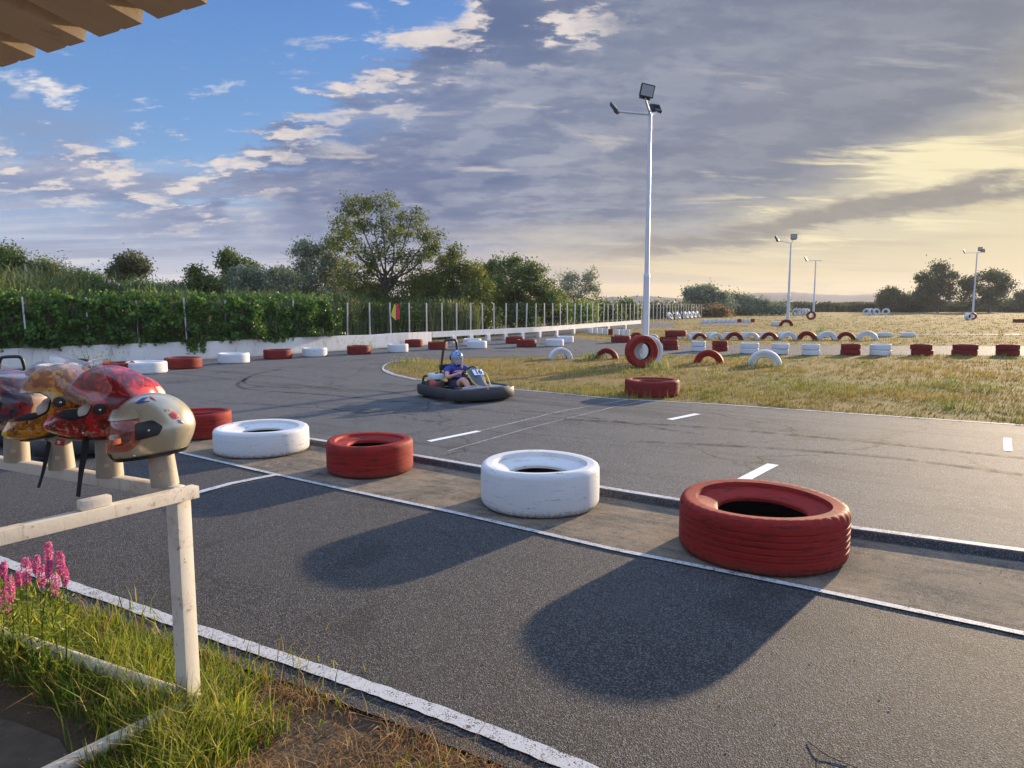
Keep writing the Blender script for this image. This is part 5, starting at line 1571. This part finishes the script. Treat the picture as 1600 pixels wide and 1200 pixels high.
    bm = bmesh.new(); lathe(bm, [(.01, -.03), (.085, -.03), (.09, .02), (.06, .04), (.01, .045)], 20, closed=False); bm.transform(Matrix.Translation((-.30, -.47, .22)) @ Matrix.Rotation(PI/2, 4, 'X')); part('engine_cowl', bm, M_kred)
    bm = bmesh.new(); box(bm, (.26, .20, .09), (-.42, -.33, .345), bevel=.02); tk = part('fuel_tank', bm, M_ktank)
    bm = bmesh.new(); tube(bm, [(-.40, -.33, .385), (-.40, -.33, .405)], .03, 12); part('filler_cap', bm, M_kblack, par=tk)
    # steering fairing with number plate
    bm = bmesh.new(); rows = []
    for x, z, w_ in ((.24, .50, .11), (.27, .525, .12), (.34, .49, .135), (.46, .38, .12), (.56, .29, .10), (.62, .25, .09)):
        rows.append([bm.verts.new((x + .015*abs(k)**2*(-1), w_*k/2, z-.018*abs(k))) for k in (-2, -1, 0, 1, 2)])
    for a, b_ in zip(rows, rows[1:]):
        for k in range(4): bm.faces.new((a[k], a[k+1], b_[k+1], b_[k]))
    bmesh.ops.solidify(bm, geom=bm.faces[:], thickness=.012); fa = part('front_fairing', bm, panel, 50)
    bm = bmesh.new(); d = Vector((.12, 0, -.11)).normalized(); up = Vector((.11, 0, .12)).normalized()
    rotm = Matrix((d, Vector((0, 1, 0)), up)).transposed()
    cpl = Vector((.392, 0, .457))
    box(bm, (.12, .19, .008), cpl, rotm, .004); npl = part('number_plate', bm, M_kwhite, par=fa)
    if number:
        cu = bpy.data.curves.new('num', 'FONT'); cu.body = number; cu.size = .13; cu.align_x = 'CENTER'; cu.align_y = 'CENTER'; cu.extrude = .001; cu.offset = .004
        o_ = tmp(cu); me = evaluated(o_); bpy.data.objects.remove(o_)
        me.transform(Matrix.Translation(cpl+up*.006) @ Matrix((Vector((0, 1, 0)), -d, up)).transposed().to_4x4()); link('number', me, M_num, npl)
    bm = bmesh.new()
    for sg in (-1, 1): tube(bm, smooth_path([(.26, .14*sg, .47), (.36, .17*sg, .42), (.48, .15*sg, .31), (.60, .11*sg, .24)], 4), .010, 6)
    part('trim', bm, M_kyel, par=fa)
    # steering wheel and column
    bm = bmesh.new(); N = 28; cw = Vector((.135, 0, .43)); ax = Vector((-.75, 0, .62)).normalized(); s_ = Vector((0, 1, 0)); u_ = ax.cross(s_)
    ring = [cw + (s_*math.cos(2*PI*k/N)+u_*math.sin(2*PI*k/N))*.135 for k in range(N+1)]; tube(bm, ring, .014, 8, cap=False)
    for a_ in (0, 2.1, 4.2): tube(bm, [cw, cw+(s_*math.cos(a_)+u_*math.sin(a_))*.13], .010, 6)
    tube(bm, [cw, cw-ax*.36], .013, 8); part('steering_wheel', bm, M_kblack, 60)
    bm = bmesh.new(); tube(bm, [cw+ax*.004, cw+ax*.02], .045, 16); part('wheel_hub', bm, M_kyel, 50)
    return r


FRc = T(705, 631); th = R(55)
hd = Vector((math.cos(th), -math.sin(th), 0)); rt = Vector((-math.sin(th), -math.cos(th), 0))
KC = FRc - hd*.52 - rt*.585
KYAW = math.atan2(hd.y, hd.x)
kart('black go-kart number 16 driven by the person in blue', KC, KYAW)
# karts parked behind the helmet rack
for (u, v, yy, lab) in [(21, 557, 8.9, 'parked black go-kart at the left edge, its hoop above the dark red helmet'), (125, 563, 8.3, 'parked black go-kart behind the red helmet, only its hoop top showing')]:
    p = at(u, v, yy); kart(lab, Vector((p.x+.30, p.y-.40, max(0, p.z-.966))), R(-50), number=None, panel=M_kred)

# ------------------------------------------------------------------ the driver
M_skin = simple('skin', (.50, .27, .19), .55, var=.08, scale=20)
M_shirt = simple('blue_tshirt', (.030, .050, .27), .85, var=.25, scale=14, bump=.4)
M_short = simple('dark_shorts', (.02, .022, .05), .85, var=.2, scale=14)
M_shoe = simple('pale_trainer', (.45, .40, .36), .6, var=.2, scale=20)
dr = empty('person', KC, KYAW, label='person in blue t-shirt and patterned blue helmet gripping the kart steering wheel', cat='person')
pel = (-.235, 0, .205); che = (-.335, 0, .40); nk = (-.33, 0, .52); hd_ = (-.315, 0, .60)
def arm(s): return [(-.335, .10*s, .475), (-.325, .175*s, .46), (-.17, .255*s, .335), (.02, .175*s, .405), (.085, .145*s, .432)]
def leg(s): return [(-.20, .085*s, .175), (.02, .125*s, .235), (.20, .165*s, .335), (.34, .15*s, .22), (.47, .135*s, .115)]
pts = [pel, (-.275, 0, .29), che, (-.34, 0, .46), nk, hd_, (-.31, 0, .68)]; ed_ = [(0, 1), (1, 2), (2, 3), (3, 4), (4, 5), (5, 6)]; ra = [(.10, .13), (.088, .12), (.095, .14), (.08, .11), .048, .075, .062]
for s_ in (-1, 1):
    k = len(pts); pts += arm(s_); ed_ += [(3, k), (k, k+1), (k+1, k+2), (k+2, k+3), (k+3, k+4)]; ra += [.055, .050, .036, .028, .027]
    k = len(pts); pts += leg(s_); ed_ += [(0, k), (k, k+1), (k+1, k+2), (k+2, k+3), (k+3, k+4)]; ra += [.085, .078, .058, .050, .036]
body = link('body', skin_mesh(pts, ed_, ra, 2), M_skin, dr)
# hands: palms with fingers closed round the rim, joined to the body mesh
bmh = bmesh.new(); bmh.from_mesh(body.data)
for s_ in (-1, 1):
    w = Vector((.085, .145*s_, .432)); g = Vector((.120, .128*s_, .448))
    hp = [w, w+Vector((.022, -.006*s_, .012)), g]; he = [(0, 1), (1, 2)]; hr = [.022, .024, .018]
    for f in range(4):
        b0 = g + Vector((-.004, (-.012)*s_, .018-.013*f)); k = len(hp)
        hp += [b0, b0+Vector((.022, -.004*s_, .004)), b0+Vector((.026, -.016*s_, -.010)), b0+Vector((.008, -.022*s_, -.014+.002*f))]; he += [(2, k), (k, k+1), (k+1, k+2), (k+2, k+3)]; hr += [.009, .0085, .008, .007]
    k = len(hp); hp += [w+Vector((.018, -.018*s_, .028)), w+Vector((.032, -.032*s_, .036)), w+Vector((.046, -.036*s_, .028))]; he += [(1, k), (k, k+1), (k+1, k+2)]; hr += [.011, .0095, .008]
    bmh.from_mesh(skin_mesh(hp, he, hr, 1))
bmh.to_mesh(body.data); bmh.free(); smooth(body.data)
sp = [(-.225, 0, .215), (-.275, 0, .30), che, (-.34, 0, .47), (-.332, 0, .505)]; se = [(0, 1), (1, 2), (2, 3), (3, 4)]; sr = [(.125, .155), (.112, .142), (.112, .158), (.088, .125), .062]
for s_ in (-1, 1):
    k = len(sp); sp += [(-.335, .10*s_, .475), (-.325, .180*s_, .46), (-.245, .222*s_, .395)]; se += [(3, k), (k, k+1), (k+1, k+2)]; sr += [.072, .070, .060]
link('tshirt', skin_mesh(sp, se, sr, 2), M_shirt, dr)
sp = [(-.225, 0, .185)]; se = []; sr = [(.12, .15)]
for s_ in (-1, 1):
    k = len(sp); sp += [(-.17, .09*s_, .185), (.00, .12*s_, .23), (.075, .135*s_, .265)]; se += [(0, k), (k, k+1), (k+1, k+2)]; sr += [.105, .095, .082]
link('shorts', skin_mesh(sp, se, sr, 2), M_short, dr)
for s_ in (-1, 1):
    link('shoe', skin_mesh([(.455, .135*s_, .095), (.50, .135*s_, .085), (.56, .135*s_, .13), (.585, .135*s_, .165)], [(0, 1), (1, 2), (2, 3)], [.046, .042, .036, .026], 2), M_shoe, dr)
# the helmet worn by the driver: a child of the person
M_hblue = splotch('blue_pattern_helmet_paint', (.14, .27, .55, 1), (.015, .025, .09, 1), (.45, .60, .75, 1))
M_vis2 = glassy('pale_visor', (.55, .55, .60), .35)
hb = make_helmet('helmet', M_hblue, M_pad_black, M_vis2, M_blackp, None, chin=.045, peak=False)
del hb['category']; del hb['group']
for c_ in list(hb.children):                    # helmet > padding, visor, ... : keep two levels under the person
    for g_ in list(c_.children): g_.parent = hb
hb.parent = dr; hb.location = (-.300, 0, .655); hb.rotation_euler = (R(4), R(16), R(-8)); hb.scale = (.90, .90, .98)

# ------------------------------------------------------------------ grass, weeds, flowers
def pip(xs, ys, poly):
    inside = np.zeros(len(xs), bool); n = len(poly); j = n-1
    for i in range(n):
        xi, yi, xj, yj = poly[i][0], poly[i][1], poly[j][0], poly[j][1]
        c_ = ((yi > ys) != (yj > ys)) & (xs < (xj-xi)*(ys-yi)/((yj-yi) if yj != yi else 1e-9)+xi)
        inside ^= c_; j = i
    return inside


def gz(u, v, z):
    c, s = math.cos(PITCH), math.sin(PITCH)
    dx = (u-800)/FPX; dz = -(v-600)/FPX
    ry = c + dz*s; rz = -s + dz*c
    t_ = (z-EYE)/rz
    return dx*t_, ry*t_


def field_tufts():
    n = 46000
    u = rng.uniform(-200, 1800, n); v = 482 + 195*rng.uniform(0, 1, n)**1.25
    x, y = gz(u, v, TZ); x += rng.normal(size=n)*.25; y += rng.normal(size=n)*.25
    trk2 = [(p.x, p.y) for p in trk]; isl = [(p.x, p.y) for p in isl_hole]
    ok = (~pip(x, y, trk2)) | pip(x, y, isl)
    # keep the grass off the lot side
    sx0, sy0 = step[1].x, step[1].y; ddx, ddy = step[-1].x-sx0, step[-1].y-sy0
    ok &= ((x-sx0)*ddy - (y-sy0)*ddx) * 1.0 > 0 if ((0-sx0)*ddy-(0-sy0)*ddx) < 0 else ((x-sx0)*ddy-(y-sy0)*ddx) < 0
    ok &= (y < 150) & ~((x < -2) & (y < 24) & ~pip(x, y, isl))
    x, y = x[ok], y[ok]; n = len(x)
    kk = np.array([mnoise.noise(Vector((a*.45, b*.45, 0)))+.6*mnoise.noise(Vector((a*1.7, b*1.7, 5))) for a, b in zip(x, y)])
    keep = rng.uniform(-.9, .7, n) < kk+.25; x, y, kk = x[keep], y[keep], kk[keep]; n = len(x)
    green = np.array([mnoise.noise(Vector((a*.22, b*.35, 12))) for a, b in zip(x, y)])
    out = {'straw': [], 'green': []}
    m = 5; rep_ = np.repeat(np.arange(n), m)
    bx = x[rep_]+rng.normal(size=n*m)*.035*(1+y[rep_]*.03); by = y[rep_]+rng.normal(size=n*m)*.035*(1+y[rep_]*.03)
    sc_ = 1+np.clip(y[rep_]-12, 0, 60)*.012
    h = rng.uniform(.03, .085, n*m)*(1+.9*np.clip(kk[rep_], -.4, 1))*sc_
    w = .0045*(1+y[rep_]*.11)
    g = (green[rep_]+rng.normal(size=n*m)*.10) > .06
    base = np.stack([bx, by, np.full(n*m, TZ-.006)], 1)
    for nm, msk, mt in (('dry_grass', ~g, L_straw), ('green_grass', g, L_lush2)):
        tt = np.clip(.5+kk[rep_][msk]*.5+rng.normal(size=msk.sum())*.22, 0, 1)
        vv, qq, t_ = blades(base[msk], h[msk], w[msk], .8, tt)
        link(nm, np_mesh(nm, vv, qq, t_), mt, label={'dry_grass': 'dry golden grass growing all over the field and the island', 'green_grass': 'patches of greener grass on the field and the island'}[nm], cat='grass', kind='stuff')


L_lush2 = leaf_mat('field_green_blades', (.075, .095, .018), (.17, .18, .04), (.30, .27, .08), .35, .7)
field_tufts()


def weed(name, u, v, z, h, n, label, lm, spread=.12, w=.012, lean=.7, leafy=0, cat='weed', group=None, Y=None):
    p = G(u, v, z); r_ = empty(name, p, label=label, cat=cat, group=group)
    b_ = rng.normal(size=(n, 3))*spread*np.array([.5, .5, 0])
    parts = [blades(b_, rng.uniform(.5, 1, n)*h, w, lean)]
    if leafy:
        i = rng.integers(0, n, leafy); c_ = b_[i]*1.6+rng.normal(size=(leafy, 3))*h*.13; c_[:, 2] = rng.uniform(.1, .95, leafy)*h
        parts.append(leaf_cloud(c_, w*3.2, .4))
    v_, q_, t_ = joinp(parts); link('foliage', np_mesh('foliage', v_, q_, t_), lm, r_); return r_


GW = 'weeds along the wall and tyres'
for u, v, h, n, lab in [(120, 576, .55, 14, 'thin weed against the white wall above the silver helmet, leftmost of three'), (150, 577, .62, 16, 'thin weed against the white wall, middle of three'), (172, 576, .45, 12, 'thin weed against the white wall, right of three'),
                        (555, 548, .5, 22, 'pale weeds at the white wall behind the red tyre'), (575, 547, .4, 18, 'small weed at the white wall right of the pale weeds')]:
    weed('tall_weed', u, v, TZ, h, n, lab, L_weed, .30, .016, 1.0, 40, group=GW)
for u, v, h, n, lab in [(928, 561, .30, 60, 'grey green weed clump beside the small red arch'), (1032, 577, .38, 70, 'weed clump growing at the foot of the upright tyres'), (1175, 574, .30, 40, 'green weed at the left foot of the white arch'),
                        (1212, 573, .22, 34, 'small weed at the right foot of the white arch'), (1120, 590, .20, 30, 'low green weed below the red arch'), (1500, 640, .25, 44, 'bright weed on the island at the lower right'),
                        (1475, 600, .22, 34, 'green weed in the right part of the island'), (1540, 612, .28, 30, 'weed near the right picture edge on the island'), (640, 566, .22, 40, 'weed at the tip of the grass island'), (1283, 520, .6, 40, 'bright bush of weeds beside the third lamp post')]:
    weed('weed', u, v, TZ, h, n, lab, L_weed, .35, .012 if v > 570 else .02, .8, 60, group='green weeds on the field')
weed('dry_weed', 1015, 622, TZ, .26, 70, 'dry straw weed in front of the lying red tyre', L_straw, .9, .006, .6)

# verge by the rack
def verge():
    A = []; B = []; D = []
    n = 430000
    x = rng.uniform(-6.5, 1.2, n); y = rng.uniform(1.0, 7.2, n)
    ledge = [(p.x, p.y) for p in lot_edge]
    poly = ledge + [(-14, 6), (-14, -3), (4, -3)]
    ok = pip(x, y, poly); x, y = x[ok], y[ok]
    # distance behind the line towards the viewer
    c, s = math.cos(PITCH), math.sin(PITCH)
    dep = y*c + EYE*s*1.0; u = 800+FPX*x/dep; v = 600+FPX*(EYE*c - y*s)/dep
    k1 = np.array([mnoise.noise(Vector((a*2.1, b*2.1, 2)))+.5*mnoise.noise(Vector((a*7, b*7, 5))) for a, b in zip(x, y)])
    # signed distances from the two lower pipes
    ax, ay = dA.x, dA.y; nx, ny = -ay, ax
    if (0-PC.x)*nx + (0-PC.y)*ny < 0: nx, ny = -nx, -ny           # + towards the viewer
    da = (x-PC.x)*nx + (y-PC.y)*ny; ta = (x-PC.x)*ax + (y-PC.y)*ay
    db = (x-PC.x)*dB.x + (y-PC.y)*dB.y
    # lush band from beyond the lower pipe to just this side of it
    lush = ((da > -.55) & (da < .20+.22*np.clip(k1+.4, 0, 1)*(ta > .02)) & (ta > -.12)) | ((ta > -.42) & (ta < .04) & (da > -.10) & (da < .95))
    conc = pip(x, y, [(p.x, p.y) for p in [G(-250, 1330), G(-200, 1085), G(20, 1122), G(92, 1150), G(130, 1210), G(110, 1330)]])
    pr = rng.uniform(0, 1, len(x))
    dl = np.where(lush, .62+.45*k1, .0)*np.clip((da+.62)*3.5, .25, 1)
    m1 = (pr < dl) & ~conc
    far_ = (ta > -.1) & (da <= -.35); m1b = (pr < .35*(k1 > -.1)) & far_ & ~conc & ~m1
    m2 = (~lush) & (ta < .05) & (pr < np.clip(.62+.9*k1, .1, 1)*.95) & ~conc
    z0 = -.02
    h1 = rng.uniform(.05, .20, m1.sum())*(1+.5*k1[m1])*np.where(da[m1] > -.25, 1.0, .7); 
    tl = np.clip(.45+.5*k1[m1]+rng.normal(size=m1.sum())*.22, 0, 1)
    P1 = np.stack([x[m1], y[m1], np.full(m1.sum(), z0)], 1)
    v_, q_, t_ = blades(P1, h1, .0045, .85, tl); link('lush_grass', np_mesh('lush_grass', v_, q_, t_), L_lush, label='lush yellow green grass round the rack feet', cat='grass', kind='stuff')
    m = m2 | m1b; hh = rng.uniform(.018, .07, m.sum())*(1+.8*np.clip(k1[m], -.5, 1))*np.where(rng.uniform(0, 1, m.sum()) < .06, 2.2, 1)
    P2 = np.stack([x[m], y[m], np.full(m.sum(), z0+.004)], 1)
    v_, q_, t_ = blades(P2, hh*1.2, .0036, 2.4); link('dead_grass', np_mesh('dead_grass', v_, q_, t_), L_dead, label='dead orange brown grass on the soil by the white line', cat='grass', kind='stuff')
    m4 = lush & (pr > .90) & ~conc & (k1 > -.4)
    P4 = np.stack([x[m4], y[m4], np.full(m4.sum(), z0)], 1)
    v_, q_, t_ = blades(P4, rng.uniform(.04, .20, m4.sum()), .0038, 1.3); link('straw_grass', np_mesh('straw_grass', v_, q_, t_), L_dead, label='straw blades mixed into the lush grass at the rack', cat='grass', kind='stuff')
    m3 = (~lush) & (pr > .90) & (k1 > .12) & ~conc & (ta < .1)
    P3 = np.stack([x[m3], y[m3], np.full(m3.sum(), z0)], 1)
    if m3.sum(): v_, q_, t_ = blades(P3, rng.uniform(.05, .13, m3.sum()), .004, 1.2); link('green_grass', np_mesh('green_grass', v_, q_, t_), L_lush, label='scattered green blades in the dead grass', cat='grass', kind='stuff')


verge()
# a few taller clumps right at the post and over the pipes
for u, v, h, n, sp, lab in [(330, 1150, .30, 90, .22, 'tall lush clump of grass right of the rack leg'), (262, 1140, .30, 110, .26, 'tall lush clump of grass left of the rack leg foot'), (215, 1050, .22, 60, .3, 'grass clump leaning over the lower pipe'),
                            (205, 985, .20, 50, .25, 'grass clump near the white line behind the rack'), (400, 1060, .17, 40, .3, 'dry tuft between the rack leg and the white line'), (470, 1090, .13, 40, .3, 'small tuft beside the crumbled asphalt edge')]:
    weed('grass_clump', u, v, -.02, h, n, lab, L_lush if 'dry' not in lab else L_straw, sp, .0055, 1.0, cat='grass', group='grass clumps at the rack')
# pink flowering stems
M_petal = leaf_mat('pink_petals', (.50, .09, .32), (.70, .20, .50), (.84, .40, .66), .35)
GFl = 'pink flowers beside the rack'
fl = [(75, 846, 1.0, 'tallest pink flower spike of the clump'), (58, 868, .8, 'pink flower spike left under the tallest one'), (66, 884, .9, 'short pink flower spike below the tallest one'), (93, 862, .9, 'pink flower spike right of the tallest one'),
      (100, 886, .8, 'rightmost pink flower spike'), (86, 896, 1.0, 'low pink flower spike right of the middle'), (40, 872, 1.1, 'thick pink flower spike in the middle of the clump'), (13, 900, 1.1, 'pink flower spike near the left picture edge, upper one'),
      (5, 922, 1.1, 'pink flower spike near the left picture edge, lower one'), (6, 878, .7, 'pale pink flower spike at the left picture edge'), (28, 893, .7, 'small pink flower spike between the left and the thick one'), (78, 876, .7, 'small pink flower spike in the right group')]
for i, (u, v, k_, lab) in enumerate(fl):
    Yf = 2.95+random.uniform(-.12, .22); tip = at(u, v, Yf); base = Vector((tip.x+random.uniform(-.05, .05)-.02, Yf+random.uniform(-.06, .06), -.02))
    r_ = empty('pink_flower', base, label=lab, cat='flower', group=GFl)
    tp = tip-base; mid = tp*.5+Vector((random.uniform(-.03, .03), 0, 0)); P = smooth_path([(0, 0, 0), mid, tp], 5)
    bm = bmesh.new(); tube(bm, P, [.0032-.0020*j/len(P) for j in range(len(P))], 5); link('stem', bm_mesh('stem', bm, 60), L_lush, r_)
    n = 300; s_ = rng.uniform(0, 1, n); Ls = .105*k_; dirv = (tp-mid).normalized(); ax_ = np.array(dirv)
    rad = .0165*k_*np.sin(PI*np.clip(.12+.80*s_, 0, 1))**.7; an = rng.uniform(0, 2*PI, n)
    o1 = np.array(dirv.orthogonal().normalized()); o2 = np.cross(ax_, o1)
    c_ = np.array(tp)[None]-ax_[None]*(s_*Ls)[:, None] + (np.cos(an)*rad)[:, None]*o1 + (np.sin(an)*rad)[:, None]*o2
    v_, q_, t_ = leaf_cloud(c_, .0105, .7); link('blossom', np_mesh('blossom', v_, q_, t_), M_petal, r_)
    n = 60; s_ = rng.uniform(.05, .80, n); c_ = np.array([np.array(P[int(a*(len(P)-1))]) for a in s_])+rng.normal(size=(n, 3))*.022
    v_, q_, t_ = leaf_cloud(c_, .050, .16); link('foliage', np_mesh('foliage', v_, q_, t_), L_lush, r_)

# small loose things on the ground
M_stone = simple('grey_gravel', (.17, .155, .135), .9, var=.5, scale=30)
def gravel():
    n = 900; V = []; Q = []
    x = np.zeros(n); y = np.zeros(n); zz = np.zeros(n)
    for i in range(n):
        r_ = random.random()
        if r_ < .55: k = random.random()*(len(left_full)-2); a = int(k); p_ = left_full[a+1 if a+1 < len(left_full) else a].lerp(left_full[a], k-a) + perp*random.gauss(.20, .12); z_ = -.01
        elif r_ < .85: k = random.random(); j = random.randint(1, len(step)-3); p_ = step[j].lerp(step[j+1], k) - Vector((.56, .83, 0))*abs(random.gauss(.06, .12)); z_ = .006
        else: p_ = G(random.uniform(0, 1600), random.uniform(700, 1200), 0); z_ = .002
        x[i], y[i], zz[i] = p_.x, p_.y, z_
    base = np.array([[1, 0, 0], [0, 1, 0], [-1, 0, 0], [0, -1, 0], [.3, .2, .9], [-.2, -.3, -.5]])
    vs = []; qs = []
    for i in range(n):
        sc_ = random.uniform(.0022, .0065)*np.array([random.uniform(.7, 1.4), random.uniform(.7, 1.4), random.uniform(.5, .9)])
        vs.append(base*sc_*rng.uniform(.8, 1.2, (6, 3)) + np.array([x[i], y[i], zz[i]+sc_[2]*.6])); k = i*6
        qs += [[k, k+1, k+4, k+4], [k+1, k+2, k+4, k+4], [k+2, k+3, k+4, k+4], [k+3, k, k+4, k+4], [k+1, k, k+5, k+5], [k+2, k+1, k+5, k+5], [k+3, k+2, k+5, k+5], [k, k+3, k+5, k+5]]
    bm = bmesh.new(); V = [bm.verts.new(v) for v in np.concatenate(vs)]
    for q_ in qs: bm.faces.new([V[a] for a in q_[:3]])
    link('gravel', bm_mesh('gravel', bm), M_stone, label='loose grey grit along the white line and the step in the asphalt', cat='gravel', kind='stuff')


gravel()
tw = G(1300, 1185, 0); r_ = empty('dry_twig', tw, label='thin dry twig lying on the asphalt at the bottom right', cat='twig')
bm = bmesh.new()
tube(bm, smooth_path([G(1262, 1158, .004)-tw, G(1280, 1172, .010)-tw, G(1300, 1184, .006)-tw, G(1345, 1202, .004)-tw], 4), .0018, 5)
tube(bm, [G(1281, 1172, .009)-tw, G(1278, 1192, .004)-tw], .0013, 5); tube(bm, [G(1302, 1184, .006)-tw, G(1330, 1183, .010)-tw], .0012, 5)
link('branch', bm_mesh('branch', bm, 60), M_bark, r_)

# ------------------------------------------------------------------ haze
hm = bpy.data.materials.new('haze_air'); hm.use_nodes = True; ht = NT(hm.node_tree); ht.n.clear()
ho = ht.new('ShaderNodeOutputMaterial'); pv = ht.new('ShaderNodeVolumePrincipled'); ht.l.new(pv.outputs[0], ho.inputs['Volume'])
pv.inputs['Color'].default_value = (.92, .93, .96, 1); pv.inputs['Density'].default_value = .00028; pv.inputs['Anisotropy'].default_value = .1
bm = bmesh.new(); box(bm, (2600, 2600, 40), (0, 0, 19)); link('haze', bm_mesh('haze', bm), hm, kind='stuff', label='thin evening haze over the field', cat='haze')
